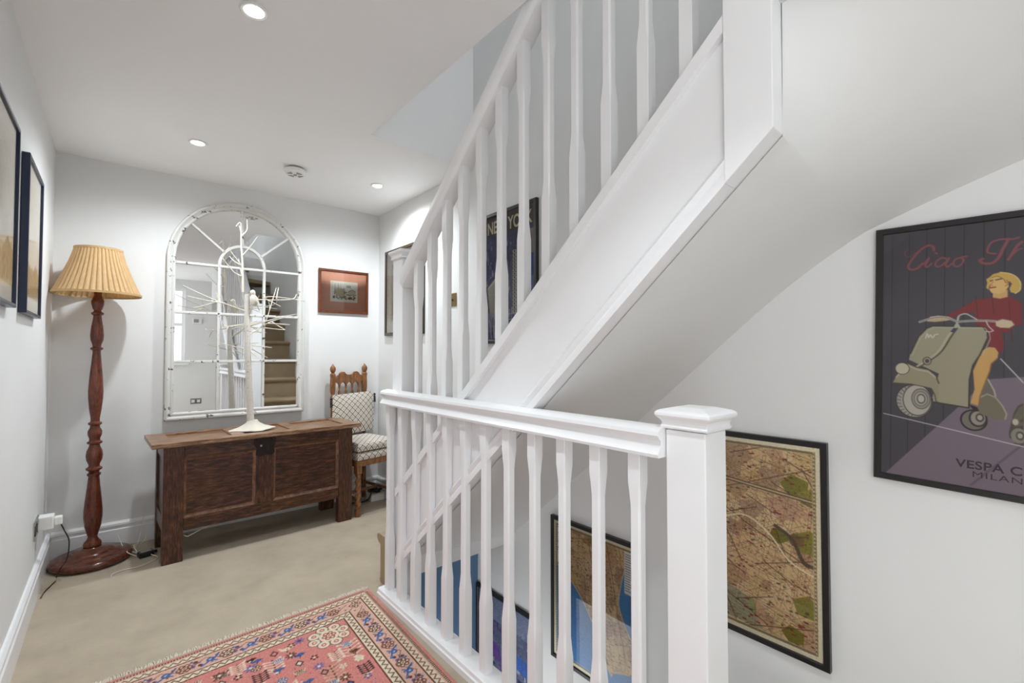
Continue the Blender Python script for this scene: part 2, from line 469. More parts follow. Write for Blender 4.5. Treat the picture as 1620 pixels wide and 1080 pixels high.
# measured outlines: poster drawing (metres from its corner) and twigs (metres)
VD={'mauve': [(0.0275, 0.6803), (0.1661, 0.4914), (0.2268, 0.408), (0.287, 0.3306), (0.289, 0.7019), (0.0277, 0.6978)], 'line': [(0.0206, 0.5174), (0.2883, 0.5651)], 'shield': [(0.0773, 0.3479), (0.0938, 0.3019), (0.1102, 0.2802), (0.1218, 0.2742), (0.2154, 0.2776), (0.2236, 0.2908), (0.2247, 0.3052), (0.2117, 0.3461), (0.2113, 0.3478), (0.199, 0.3746), (0.193, 0.4103), (0.1922, 0.4829), (0.1205, 0.4744), (0.1351, 0.3995), (0.074, 0.3649)], 'fender': [(0.0385, 0.4304), (0.0474, 0.4084), (0.0711, 0.3745), (0.0916, 0.385), (0.1143, 0.3895), (0.1283, 0.4035), (0.1353, 0.4251), (0.1348, 0.4747), (0.1301, 0.4734), (0.1273, 0.4553), (0.1202, 0.4392), (0.0803, 0.4311)], 'cowl': [(0.212, 0.4544), (0.2242, 0.4446), (0.2387, 0.4518), (0.2506, 0.4711), (0.2577, 0.4906), (0.2555, 0.5028), (0.239, 0.5067), (0.2098, 0.4931)], 'tail': [(0.2252, 0.4081), (0.2362, 0.4349), (0.2387, 0.4484), (0.2144, 0.4472)], 'leg': [(0.2158, 0.3372), (0.2259, 0.3284), (0.2369, 0.3296), (0.243, 0.341), (0.2417, 0.3556), (0.231, 0.3697), (0.2287, 0.3871), (0.2192, 0.4224), (0.212, 0.4509), (0.2097, 0.4756), (0.1946, 0.4702), (0.2019, 0.4343), (0.1991, 0.3887), (0.2113, 0.3496)], 'shoe': [(0.1926, 0.474), (0.2022, 0.4772), (0.2085, 0.481), (0.2068, 0.4907), (0.1998, 0.4873)], 'dress': [(0.2026, 0.2098), (0.2322, 0.2073), (0.2451, 0.2099), (0.2588, 0.2035), (0.2813, 0.2218), (0.2816, 0.2747), (0.2688, 0.2772), (0.2612, 0.2912), (0.2476, 0.2939), (0.2516, 0.311), (0.2508, 0.3436), (0.243, 0.3395), (0.2359, 0.3282), (0.2259, 0.3284), (0.2236, 0.2879), (0.2215, 0.2791), (0.203, 0.2729), (0.2007, 0.2405), (0.1731, 0.2453), (0.16, 0.2539), (0.1489, 0.2474), (0.1708, 0.2333)], 'neck': [(0.2331, 0.193), (0.2577, 0.1892), (0.2578, 0.2062), (0.2451, 0.2099), (0.2322, 0.2059)], 'face': [(0.2259, 0.1693), (0.2309, 0.1553), (0.2428, 0.1508), (0.2566, 0.1608), (0.2596, 0.1809), (0.2529, 0.1931), (0.2431, 0.1981), (0.2311, 0.1952), (0.2266, 0.1867), (0.228, 0.1782)], 'hair': [(0.2259, 0.1563), (0.2329, 0.1483), (0.2448, 0.1453), (0.2604, 0.1498), (0.2719, 0.1595), (0.2786, 0.1741), (0.2778, 0.1908), (0.2703, 0.1986), (0.2626, 0.1953), (0.2606, 0.1866), (0.2644, 0.1756), (0.2605, 0.1696), (0.2547, 0.1719), (0.2508, 0.163), (0.2409, 0.1549), (0.2309, 0.1568), (0.2279, 0.1666), (0.225, 0.1866), (0.2209, 0.1805), (0.2229, 0.169), (0.2208, 0.1601)], 'handL': [(0.1101, 0.2615), (0.117, 0.2493), (0.1331, 0.2468), (0.1534, 0.2506), (0.1622, 0.257), (0.149, 0.2611), (0.1264, 0.2635)], 'handR': [(0.2375, 0.2651), (0.2494, 0.2597), (0.2649, 0.2645), (0.2697, 0.2744), (0.2612, 0.2821), (0.2456, 0.281), (0.2386, 0.2766)], 'bar': [(0.0959, 0.2627), (0.124, 0.2527), (0.1489, 0.2535), (0.1688, 0.2632), (0.1797, 0.2635), (0.1966, 0.2625), (0.2214, 0.2632), (0.2375, 0.2651)], 'cable': [(0.1699, 0.2572), (0.1731, 0.2483), (0.1838, 0.2443), (0.1923, 0.2491), (0.205, 0.2598)], 'cable2': [(0.2215, 0.2646), (0.2256, 0.2763), (0.2317, 0.2851), (0.2337, 0.288), (0.2277, 0.2908), (0.2216, 0.2893)], 'stem': [(0.1624, 0.2781), (0.1755, 0.2783), (0.1688, 0.2632)], 'ridge': [(0.169, 0.2812), (0.1581, 0.3021), (0.1361, 0.3465), (0.0944, 0.3849)], 'badge': [(0.1559, 0.29), (0.1624, 0.2796), (0.169, 0.2812), (0.1625, 0.2916)], 'script': [(0.1081, 0.3067), (0.1115, 0.2942), (0.1139, 0.3051), (0.1174, 0.2974), (0.122, 0.3051), (0.1266, 0.2974), (0.133, 0.2959)], 'scoot2': [(0.2627, 0.5474), (0.2615, 0.5341), (0.2692, 0.4858), (0.276, 0.4683), (0.2849, 0.4606), (0.2855, 0.5603), (0.2696, 0.5597)], 'scoot2b': [(0.267, 0.5029), (0.2782, 0.4714), (0.285, 0.4673), (0.2852, 0.5138), (0.2694, 0.5194)], 'rod': [(0.2471, 0.3571), (0.2847, 0.4124)], 'C': [(0.1232, 0.0733), (0.1215, 0.0644), (0.1133, 0.0594), (0.1028, 0.0635), (0.0897, 0.0764), (0.0778, 0.0938), (0.071, 0.1079), (0.0726, 0.117), (0.0816, 0.1203), (0.0924, 0.1155), (0.1, 0.106)], 'C2': [(0.1016, 0.0645), (0.0873, 0.0744), (0.074, 0.0837), (0.0654, 0.081), (0.0633, 0.0717), (0.0702, 0.0631)], 'i': [(0.1031, 0.108), (0.1135, 0.0922), (0.1067, 0.1116), (0.1102, 0.1167), (0.1183, 0.1083)], 'idot': [(0.1269, 0.0816), (0.1287, 0.0834)], 'a': [(0.149, 0.1002), (0.1389, 0.0958), (0.1287, 0.1034), (0.1264, 0.1133), (0.1322, 0.1183), (0.1423, 0.1122), (0.1528, 0.0983), (0.1462, 0.1139), (0.1498, 0.1204), (0.1595, 0.1119)], 'a2': [(0.159, 0.0997), (0.149, 0.0978), (0.1435, 0.1099), (0.148, 0.118), (0.1547, 0.1143), (0.1612, 0.1006), (0.1558, 0.1169), (0.1602, 0.1204), (0.1667, 0.1128)], 'o': [(0.1743, 0.1002), (0.1651, 0.1029), (0.1606, 0.1144), (0.1668, 0.1221), (0.1761, 0.1169), (0.1799, 0.1054), (0.1743, 0.1002), (0.185, 0.0981)], 'T': [(0.2365, 0.0984), (0.2255, 0.0954), (0.2224, 0.0877), (0.2284, 0.0712), (0.2423, 0.0648), (0.258, 0.0659), (0.2657, 0.0672), (0.2752, 0.0646)], 'T2': [(0.258, 0.0659), (0.2503, 0.0861), (0.2416, 0.1091), (0.2307, 0.1207), (0.2165, 0.1198), (0.2098, 0.1122), (0.2144, 0.1084)], 'h': [(0.2805, 0.0766), (0.2734, 0.0839), (0.264, 0.1036), (0.2583, 0.1156)], 'h2': [(0.2621, 0.1076), (0.2735, 0.0951), (0.2806, 0.092)]}
VE={'head': (0.0602, 0.3898, 0.0141, 0.0148), 'w1': (0.0853, 0.4762, 0.0391, 0.0459), 'w1b': (0.0918, 0.473, 0.0285, 0.0407), 'w1c': (0.0995, 0.4689, 0.0179, 0.0253), 'w1d': (0.1001, 0.4688, 0.009, 0.0135), 'w2': (0.2008, 0.5127, 0.0248, 0.0268), 'w2b': (0.2086, 0.5069, 0.0168, 0.022), 'w2c': (0.2119, 0.5049, 0.0078, 0.011), 'horn': (0.1115, 0.3671, 0.0089, 0.0109), 'h2': (0.2723, 0.5076, 0.0051, 0.0075), 'w3': (0.2781, 0.5399, 0.0132, 0.018), 'w3b': (0.2801, 0.5395, 0.0071, 0.0105)}
BRANCHES=[[(0.617, 3.36, 1.42), (0.57, 3.377, 1.439), (0.44, 3.393, 1.488), (0.294, 3.41, 1.558)], [(0.506, 3.36, 1.462), (0.423, 3.345, 1.468), (0.309, 3.33, 1.488)], [(0.471, 3.36, 1.473), (0.404, 3.38, 1.443), (0.35, 3.4, 1.427)], [(0.471, 3.36, 1.48), (0.458, 3.36, 1.527)], [(0.612, 3.36, 1.334), (0.505, 3.335, 1.315), (0.487, 3.31, 1.334)], [(0.526, 3.36, 1.321), (0.506, 3.34, 1.267)], [(0.603, 3.36, 1.539), (0.598, 3.36, 1.723), (0.589, 3.36, 1.85), (0.585, 3.36, 1.977), (0.558, 3.36, 1.951)], [(0.588, 3.36, 1.893), (0.623, 3.375, 1.944), (0.625, 3.39, 2.013)], [(0.594, 3.36, 1.766), (0.631, 3.33, 1.823), (0.67, 3.3, 1.894)], [(0.601, 3.36, 1.702), (0.555, 3.385, 1.736), (0.534, 3.41, 1.766)], [(0.601, 3.36, 1.695), (0.521, 3.33, 1.793)], [(0.604, 3.36, 1.639), (0.549, 3.34, 1.658), (0.485, 3.32, 1.731)], [(0.595, 3.36, 1.652), (0.579, 3.38, 1.752)], [(0.588, 3.36, 1.921), (0.574, 3.37, 1.978)], [(0.628, 3.36, 1.499), (0.749, 3.38, 1.502), (0.905, 3.4, 1.52), (0.939, 3.42, 1.559)], [(0.718, 3.36, 1.506), (0.77, 3.33, 1.521), (0.963, 3.3, 1.504)], [(0.798, 3.36, 1.512), (0.818, 3.39, 1.591)], [(0.731, 3.36, 1.507), (0.83, 3.38, 1.464)], [(0.643, 3.36, 1.329), (0.742, 3.343, 1.361), (0.832, 3.327, 1.393), (0.91, 3.31, 1.411)], [(0.656, 3.36, 1.286), (0.752, 3.385, 1.349), (0.853, 3.41, 1.392)], [(0.644, 3.36, 1.272), (0.72, 3.36, 1.332), (0.758, 3.36, 1.435), (0.751, 3.36, 1.494)], [(0.746, 3.36, 1.347), (0.893, 3.4, 1.345)], [(0.773, 3.36, 1.356), (0.847, 3.33, 1.306)], [(0.72, 3.36, 1.317), (0.868, 3.41, 1.309)], [(0.657, 3.36, 1.201), (0.763, 3.31, 1.187)], [(0.658, 3.36, 1.179), (0.756, 3.39, 1.121)], [(0.645, 3.36, 1.172), (0.678, 3.33, 1.129)], [(0.645, 3.36, 1.215), (0.702, 3.39, 1.219)], [(0.614, 3.36, 1.179), (0.492, 3.4, 1.213)], [(0.681, 3.36, 1.359), (0.643, 3.36, 1.343)], [(0.758, 3.36, 1.435), (0.802, 3.38, 1.588)]]

# =================================================================== the setting
b = MB().box(XL - .1, WX, YR - .1, YB + .1, -.1, 0).box(WX, XR + .1, WY1, YB + .1, -.1, 0).box(WX, XR + .1, YR - .1, WY0, -.1, 0)
struct(b.build('floor', M['carpet']))
b = MB().box(XL - .1, WX, YR - .1, YB + .1, -.3, -.101).box(WX, XR + .1, WY1 + .1, YB + .1, -.3, -.101).box(WX, XR + .1, YR - .1, WY0 - .1, -.3, -.101)
struct(b.build('ceiling_lower', M['ceil']))
struct(MB().box(XL - .1, XR + .1, YB, YB + .1, 0, H + .25).build('wall_back', M['wall']))
# left wall, with a second window beside and behind the camera
ly0, ly1, lz0, lz1 = -1.25, -.12, .12, 2.0
b = MB().box(XL - .1, XL, YR, ly0, 0, H + .25).box(XL - .1, XL, ly1, YB, 0, H + .25).box(XL - .1, XL, ly0, ly1, 0, lz0).box(XL - .1, XL, ly0, ly1, lz1, H + .25)
struct(b.build('wall_left', M['wall']))
w = struct(MB().box(XL - .085, XL - .08, ly0, ly1, lz0, lz1).build('window_4', emis('daylit_side_pane', (.95, .98, 1.0, 1), WINDOW_LEFT)))
fr = MB()
for y in (ly0, (ly0 + ly1) / 2 - .02, ly1 - .04): fr.box(XL - .075, XL - .04, y, y + .04, lz0, lz1)
for z in (lz0, lz1 - .04): fr.box(XL - .073, XL - .042, ly0, ly1, z, z + .04)
fr.build('window_frame', M['white'], w)
struct(MB().box(XR, XR + .1, YR, YB, -2.2, 4.6).build('wall_right', M['wall']))
# rear wall with the window that lights the landing from behind the camera
wx0, wx1, wz0, wz1 = -.16, .80, 1.0, 2.16
b = MB().box(XL, wx0, YR - .1, YR, 0, H).box(wx1, XR, YR - .1, YR, 0, H).box(wx0, wx1, YR - .1, YR, 0, wz0).box(wx0, wx1, YR - .1, YR, wz1, H)
struct(b.build('wall_rear', M['wall']))
daylight = emis('daylit_pane', (.93, .97, 1.0, 1), WINDOW_REAR)
w = struct(MB().box(wx0, wx1, YR - .09, YR - .085, wz0, wz1).build('window_1', daylight))
fr = MB()
for x in (wx0, (wx0 + wx1) / 2 - .02, wx1 - .04): fr.box(x, x + .04, YR - .08, YR - .04, wz0, wz1)
for z in (wz0, (wz0 + wz1) / 2, wz1 - .04): fr.box(wx0, wx1, YR - .078, YR - .042, z, z + .04)
fr.build('window_frame', M['white'], w)
MB().box(wx0 - .05, wx1 + .05, YR - .08, YR + .05, wz0 - .03, wz0).build('window_sill', M['white'], w, bevel=.005)
# ceiling with the stair opening
b = MB().box(XL, XS, YR, YB, H, H + .25).box(XS, XR, OY1, YB, H, H + .25).box(XS, XR, YR, -.35, H, H + .25)
struct(b.build('ceiling', M['ceil']))
# storey above, seen through the opening
struct(MB().box(XL - .1, XR, OY1, OY1 + .1, H + .25, 4.6).build('wall_upper_far', M['ceil']))
struct(MB().box(XL - .1, XL, YR, OY1, H + .25, 4.6).build('wall_upper_left', M['wall']))
struct(MB().box(XL - .1, XR, YR - .1, YR, H, 4.6).build('wall_upper_rear', M['wall']))
rx0, rx1, ry0, ry1 = .45, 1.25, -.6, .6
b = MB().box(XL - .1, rx0, YR - .1, OY1 + .1, 4.5, 4.6).box(rx1, XR, YR - .1, OY1 + .1, 4.5, 4.6).box(rx0, rx1, YR - .1, ry0, 4.5, 4.6).box(rx0, rx1, ry1, OY1 + .1, 4.5, 4.6)
struct(b.build('ceiling_upper', M['ceil']))
w = struct(MB().box(rx0, rx1, ry0, ry1, 4.58, 4.585).build('added_roof_light', emis('added_roof_glow', (.93, .97, 1.0, 1), FILL_STAIR)))  # unseen roof light added to brighten the storey above
fr = MB().box(rx0, rx0 + .05, ry0, ry1, 4.5, 4.57).box(rx1 - .05, rx1, ry0, ry1, 4.5, 4.57).box(rx0 + .05, rx1 - .05, ry0, ry0 + .05, 4.5, 4.57).box(rx0 + .05, rx1 - .05, ry1 - .05, ry1, 4.5, 4.57)
fr.build('window_frame', M['white'], w)
# storey below
struct(MB().box(WX, XR, WY1 - .006, WY1 + .1, -2.2, -.101).box(WX, XR, WY1 - .006, WY1 - .001, -.101, -.010).build('wall_stairwell_end', M['blue']))
b = MB().box(.95, WX - .001, WY0 - .1, 1.1, -2.2, -.301).box(.95, WX - .001, 2.1, WY1 + .1, -2.2, -.301).box(.95, WX - .001, 1.1, 2.1, -2.2, -1.3).box(.95, WX - .001, 1.1, 2.1, -.4, -.301)
struct(b.build('wall_stairwell_left', M['wall']))
w = struct(MB().box(.96, .965, 1.1, 2.1, -1.3, -.4).build('added_low_pane', emis('added_lower_glow', (.96, .98, 1.0, 1), FILL_LOW)))  # unseen glowing pane added to lighten the dark lower stairwell
MB().box(.97, 1.0, 1.58, 1.62, -1.3, -.4).box(.97, 1.0, 1.1, 1.14, -1.3, -.4).box(.97, 1.0, 2.06, 2.1, -1.3, -.4).build('window_frame', M['white'], w)
struct(MB().box(WX, XR, WY0 - .1, WY0, -2.2, -.101).build('wall_stairwell_near', M['wall']))
struct(MB().box(.90, XR + .1, WY0 - .1, WY1 + .1, -2.3, -2.2).build('floor_lower', M['carpet']))

# plastered soffit under the upper flight: straight slope, then winding round the drop newel
AX, AY = 1.045, .366
def soffit_z(x, y):
    if y >= AY:
        if y > .7: return .859 + .877 * (1.158 - y)
        d = .7 - y
        return 1.2607 + .877 * d - .45 * d * d
    return 1.5035 + .24 * math.atan2(AY - y, max(x - AX, 1e-4))
def soffit(x, y):
    # the string side hangs level with the bottom of the string, the wall side a little lower
    s = 1 - (x - AX) / (XR - AX)
    if y >= AY:
        return soffit_z(x, y) + s * (.99 + .88 * (1.0645 - y) - .004 - soffit_z(XR, y))
    th = math.atan2(AY - y, max(x - AX, 1e-4))
    return soffit_z(x, y) + s * .097 * math.cos(th)
v = []; f = []
xs = [AX, AX + .004, AX + .012, AX + .025, AX + .05, AX + .09, AX + .14, AX + .2] + [AX + .28 + i * (XR - AX - .28) / 7 for i in range(8)]
ys = [1.94 - i * (1.94 - AY) / 40 for i in range(41)] + [AY - d for d in (.002, .006, .012, .02, .03, .045, .06, .08, .1, .13, .16, .2, .25, .3, .36, .43, .5, .6, .716)]
for y in ys:
    for x in xs: v.append((x, y, soffit(x, y)))
n = len(xs)
for j in range(len(ys) - 1):
    for i in range(n - 1): f.append((j * n + i, j * n + i + 1, (j + 1) * n + i + 1, (j + 1) * n + i))
k0 = len(v)
v += [(p[0], p[1], p[2] + .02) for p in v]
f += [tuple(i + k0 for i in q[::-1]) for q in f]
so = struct(MB().add(v, f).build('ceiling_soffit', M['wall'], smooth=True))
struct(MB().box(XS, AX, -.35, AY, 1.88, H).build('wall_winder', M['wall']))
struct(MB().box(XS, XR, -.37, -.35, 1.75, H).build('wall_winder_rear', M['wall']))
struct(MB().box(XS + .05, XR, 1.93, 1.95, .138, .222).build('trim_1', M['white']))

# skirting boards: plain face, step and rounded top
def skirting(name, axis, a, b, base, sgn):
    prof = [(0, 0), (.018, 0), (.018, .10), (.013, .106), (.013, .118), (.018, .124), (.017, .135), (.008, .146), (0, .146)]
    m = MB().ext([(base + sgn * p, q) for p, q in prof], axis, a, b)
    return struct(m.build(name, M['white']))
skirting('baseboard_left', 'y', YR, YB, XL, 1)
skirting('baseboard_back', 'x', XL + .018, XR, YB, -1)
skirting('baseboard_right', 'y', WY1, YB - .018, XR, -1)

# =================================================================== staircase going up
SL = .88
def zs(y): return .983 + SL * (1.5 - y)        # top of the string capping
def zb(y): return .99 + SL * (1.0645 - y)      # bottom edge of the string
def zt(y): return 1.533 + .886 * (2.009 - y)   # top edge of the handrail face
st = thing('staircase', 'white painted staircase with carpeted steps rising towards the ceiling opening', 'staircase', (XS, 2.1, 0))
OFF = Vector((XS, 2.1, 0))
def sb(m, name, mat, **k):
    o = m.build(name, mat, None, **k)
    o.parent = st; o.location = -OFF
    return o
Y0, Y1 = 2.02, .466
# string board, a slanted panel
m = MB().add([(x, y, z) for x in (XS + .014, XS + .05) for y, z in ((Y0, zb(Y0)), (Y0, zs(Y0)), (Y1, zs(Y1)), (Y1, zb(Y1)))],
             [(0, 1, 2, 3), (4, 7, 6, 5), (0, 4, 5, 1), (1, 5, 6, 2), (2, 6, 7, 3), (3, 7, 4, 0)])
string = sb(m, 'string', M['white'])
def sub(m, name, mat, par, **k):
    o = m.build(name, mat, par, **k); return o
def slant(prof, ya, yb, slope=SL):
    return MB().ext(prof, 'y', ya, yb, (0, slope * (ya - yb)))
# capping with a small lip, balusters stand on it
sub(slant([(XS - .004, zs(Y0) - .042), (XS + .014, zs(Y0) - .042), (XS + .014, zs(Y0) - .036), (XS + .09, zs(Y0) - .036), (XS + .09, zs(Y0)), (XS, zs(Y0)), (XS - .004, zs(Y0) - .005)], Y0, Y1), 'capping', M['white'], string)
# moulding along the bottom
q = zb(Y0)
sub(slant([(XS + .014, q), (XS - .002, q), (XS - .004, q + .018), (XS + .002, q + .032), (XS - .001, q + .04), (XS - .003, q + .052), (XS + .004, q + .062), (XS + .010, q + .066), (XS + .014, q + .075)], Y0, Y1), 'moulding', M['white'], string, smooth=True)
# drop newel at the turn, cut on the slope at its foot
m = MB().ext([(.366, zb(.366)), (.466, zb(.466)), (.466, 3.05), (.366, 3.05)], 'x', XS - .004, XS + .098)
nw = sb(m, 'newel_post', M['white'], bevel=.002)
nw['label'] = 'white drop newel cut on a slant at its foot'

def ringcap(c, rings):
    """square moulded cap: (half width, z) rings"""
    m = MB(); v = []; f = []
    for h, z in rings:
        v += [(c[0] - h, c[1] - h, z), (c[0] + h, c[1] - h, z), (c[0] + h, c[1] + h, z), (c[0] - h, c[1] + h, z)]
    for i in range(len(rings) - 1):
        for k in range(4): f.append((4 * i + k, 4 * i + (k + 1) % 4, 4 * i + 4 + (k + 1) % 4, 4 * i + 4 + k))
    f.append((3, 2, 1, 0)); k = 4 * (len(rings) - 1); f.append((k, k + 1, k + 2, k + 3))
    return m.add(v, f)
def caprings(h, z):
    return [(h - .002, z), (h + .008, z + .002), (h + .010, z + .007), (h + .007, z + .011), (h + .007, z + .017), (h + .010, z + .023), (h + .016, z + .028),
            (h + .019, z + .033), (h + .0185, z + .039), (h + .015, z + .043), (h + .010, z + .0455), (h - .016, z + .052), (.004, z + .053)]
NX, NY = 1.073, 2.063
m = MB().box(NX - .0485, NX + .0485, NY - .0485, NY + .0485, 0, 1.602)
nw = sb(m, 'newel_post', M['white'], bevel=.003)
ringcap((NX, NY), caprings(.0485, 1.602)).build('newel_cap', M['white'], nw, bevel=.001)
# handrail
hx = 1.050; hz = zt(2.01)
hp = [(-.030, -.070), (.030, -.070), (.036, -.060), (.038, -.045), (.034, -.030), (.040, -.014), (.040, -.002), (.032, .010), (.014, .016), (-.014, .016), (-.032, .010), (-.040, -.001), (-.041, -.05), (-.038, -.058)]
m = MB().ext([(hx + a, hz + c) for a, c in hp], 'y', 2.01, .466, (0, .886 * (2.01 - .466)))
sb(m, 'handrail', M['white'], smooth=True)

def baluster(L, t0, t1, shear):
    """square ends, chamfered middle with short tapers"""
    m = MB(); v = []; f = []
    S = .0177; T = .0150
    def ring(h, c, z, sh=0):
        pts = [(-h + c, -h), (h - c, -h), (h, -h + c), (h, h - c), (h - c, h), (-h + c, h), (-h, h - c), (-h, -h + c)]
        return [(x, y, z - sh * y) for x, y in pts]
    rings = [ring(S, .0015, 0, shear), ring(S, .0015, t0 - .03), ring(S - .0005, .004, t0 - .01), ring(T, .0052, t0 + .030),
             ring(T, .0052, t1 - .030), ring(S - .0005, .004, t1 + .01), ring(S, .0015, t1 + .03), ring(S, .0015, L, shear)]
    for r in rings: v += r
    for i in range(len(rings) - 1):
        for k in range(8): f.append((8 * i + k, 8 * i + (k + 1) % 8, 8 * i + 8 + (k + 1) % 8, 8 * i + 8 + k))
    f.append(tuple(range(8))[::-1]); f.append(tuple(range(8 * 7, 64)))
    return m.add(v, f)
# balusters of the flight, foot on the capping and head in the handrail
Lb = zt(1.2) - .05 - zs(1.2)
b0 = None
for i in range(12):
    y = .5735 + .1207 * i
    loc = Vector((hx, y, zs(y))) - OFF
    if b0 is None:
        b0 = baluster(Lb, .30, Lb - .20, SL).build('baluster', M['white']); b0.parent = st; b0.location = loc
    else: copy_of(b0, st, loc)
# carpeted steps
RISE, GO = .217, .2443
def step_mesh(x0, x1, yn, z, depth, drop):
    prof = [(yn - .03, z - drop), (yn - .03, z - .05), (yn - .012, z - .045), (yn + .004, z - .034), (yn + .010, z - .018), (yn + .004, z - .005), (yn - .012, z), (yn - depth, z), (yn - depth, z - .03), (yn - .048, z - .03), (yn - .048, z - drop)]
    return MB().ext(prof, 'x', x0, x1)
def block_mesh(x0, x1, yn, z, depth):
    prof = [(yn - .03, .001), (yn - .03, z - .05), (yn - .012, z - .045), (yn + .004, z - .034), (yn + .010, z - .018), (yn + .004, z - .005), (yn - .012, z), (yn - depth, z), (yn - depth, .001)]
    return MB().ext(prof, 'x', x0, x1)
s0 = sb(step_mesh(1.06, XR, 2.275, RISE + .02, GO + .035, RISE + .019), 'step', M['stair_carpet'], smooth=True)
block_mesh(1.03, 1.06, 2.275, RISE + .02, .16).build('step_end', M['stair_carpet'], s0, smooth=True)
for i in range(1, 8):
    yn = 2.275 - GO * i; z = RISE * (i + 1)
    o = sb(step_mesh(1.03 if i == 0 else XS + .05, XR, yn, z + (.02 if i == 0 else 0), .185 if i == 7 else GO + .035, RISE + .02 if i == 0 else RISE), 'step', M['stair_carpet'], smooth=True)
# three winders round the drop newel
for k in range(3):
    a0, a1 = R(30 * k), R(30 * k + 29)
    z = RISE * (9 + k); P = [(AX + .03, AY)]
    for a in (a0, (a0 + a1) / 2, a1):
        d = Vector((math.cos(a), -math.sin(a))); t = min((XR - .002 - AX) / max(d.x, 1e-3), (.71) / max(-d.y, 1e-3) if d.y < 0 else 9)
        P.append((AX + d.x * t, AY + d.y * t))
    sb(MB().ext(P, 'z', z - .05, z), 'winder_step', M['stair_carpet'])

# =================================================================== staircase going down
sd = thing('staircase', 'lower carpeted staircase descending behind the landing balustrade', 'staircase', (1.3, WY0, 0))
for i in range(7):
    z = -RISE * (i + 1); y0 = WY0 + .002 + GO * i
    prof = [(y0, z - .23), (y0, z), (y0 + GO + .008, z), (y0 + GO + .02, z - .012), (y0 + GO + .016, z - .034), (y0 + GO, z - .042), (y0 + GO, z - .23)]
    o = MB().ext(prof, 'x', WX + .012, XR - .002).build('step', M['stair_carpet'], smooth=True); o.parent = sd; o.location = (-1.3, -WY0, 0)
o = MB().ext([(WY0 + .002, -.05), (WY0 + .02, -.01), (WY1 - .01, -RISE * 7 - .02), (WY1 - .01, -RISE * 7 - .3), (WY0 + .002, -.3)], 'x', WX + .001, WX + .011).build('string', M['white']); o.parent = sd; o.location = (-1.3, -WY0, 0)

# =================================================================== landing balustrade
lb = thing('landing_balustrade', 'white landing balustrade with moulded rail along the edge of the stairwell', 'balustrade', (1.0, 1.3, 0))
OFL = Vector((1.0, 1.3, 0))
def lbp(m, name, **k):
    o = m.build(name, M['white'], None, **k); o.parent = lb; o.location = -OFL; return o
lbp(MB().ext([(.955, 0), (1.045, 0), (1.045, .032), (1.038, .042), (.967, .042), (.962, .038), (.960, .026), (.955, .022)], 'y', WY0 - .01, 2.12), 'base_rail')
prof = [(.962, .906), (1.038, .906), (1.040, .914), (1.034, .922), (1.028, .932), (1.027, .944), (1.034, .950), (1.040, .958), (1.038, .967), (1.028, .974), (1.0, .978),
        (.972, .974), (.962, .967), (.960, .958), (.966, .950), (.973, .944), (.972, .932), (.966, .922), (.960, .914)]
lbp(MB().ext(prof, 'y', .611, 2.112), 'handrail', smooth=True)
NX2, NY2 = 1.039, .560
m = MB().box(NX2 - .0485, NX2 + .0485, NY2 - .0485, NY2 + .0485, -.3, .972)
nw = lbp(m, 'newel_post', bevel=.003)
ringcap((NX2, NY2), caprings(.0485, .973)).build('newel_cap', M['white'], nw, bevel=.001)
b0 = None
for i in range(12):
    y = .694 + .1256 * i
    loc = Vector((1.0, y, .040)) - OFL
    if b0 is None:
        b0 = baluster(.869, .265, .758, 0).build('baluster', M['white']); b0.parent = lb; b0.location = loc
    else: copy_of(b0, lb, loc)

# =================================================================== ceiling fittings
def downlight(x, y, label, watts, beam=162, blend=.85):
    t = thing('ceiling_light', label, 'light', (x, y, H), 0, 'recessed ceiling downlights')
    MB().lathe([(.030, -.001), (.044, -.001), (.045, -.004), (.040, -.008), (.031, -.006), (.029, -.001)], 32, caps=False).build('trim_ring', M['plastic'], t, smooth=True)
    MB().lathe([(.001, -.0025), (.029, -.0025), (.029, -.0005), (.001, -.0005)], 32).build('bulb', emis('lamp_lens', (1, .95, .88, 1), 25), t)
    l = bpy.data.lights.new('downlight', 'SPOT'); l.energy = watts; l.spot_size = R(beam); l.spot_blend = blend; l.shadow_soft_size = .03
    l.color = (.88, .95, 1.0)
    o = bpy.data.objects.new('lamp', l); COL.objects.link(o); o.parent = t; o.location = (0, 0, -.02)
downlight(.331, 1.729, 'round recessed ceiling downlight nearest the top edge of the picture', DOWNLIGHT * .38, 94, .5)
downlight(.316, 3.024, 'round recessed ceiling downlight above the floor lamp and wooden chest', DOWNLIGHT * .68)
downlight(1.34, 3.009, 'small recessed ceiling downlight above the carved chair corner', DOWNLIGHT * .8)
downlight(.331, .43, 'added recessed ceiling downlight close to the camera, out of the picture', DOWNLIGHT * .45, 94, .5)  # extra unseen lamp put in to light the near end
t = thing('smoke_alarm', 'round white smoke alarm on the ceiling', 'smoke alarm', (.825, 3.06, H))
MB().lathe([(.05, 0), (.05, -.010)], 40).build('mounting_plate', M['plastic_grey'], t, smooth=True)
body = MB().lathe([(.052, -.010), (.062, -.013), (.064, -.026), (.058, -.036), (.040, -.041), (.001, -.042)], 40).build('housing', M['plastic'], t, smooth=True)
for k in range(4):
    a = R(20 + 90 * k); m = MB()
    r0, r1 = .024, .046
    P = [(r * math.cos(a + d), r * math.sin(a + d)) for r, d in ((r0, -.35), (r1, -.42), (r1, .42), (r0, .35))]
    m.ext(P, 'z', -.0435, -.038); m.build('vent', M['plastic_grey'], body)
MB().lathe([(.001, -.0455), (.010, -.0455), (.010, -.040)], 20).build('test_button', M['plastic_grey'], body)

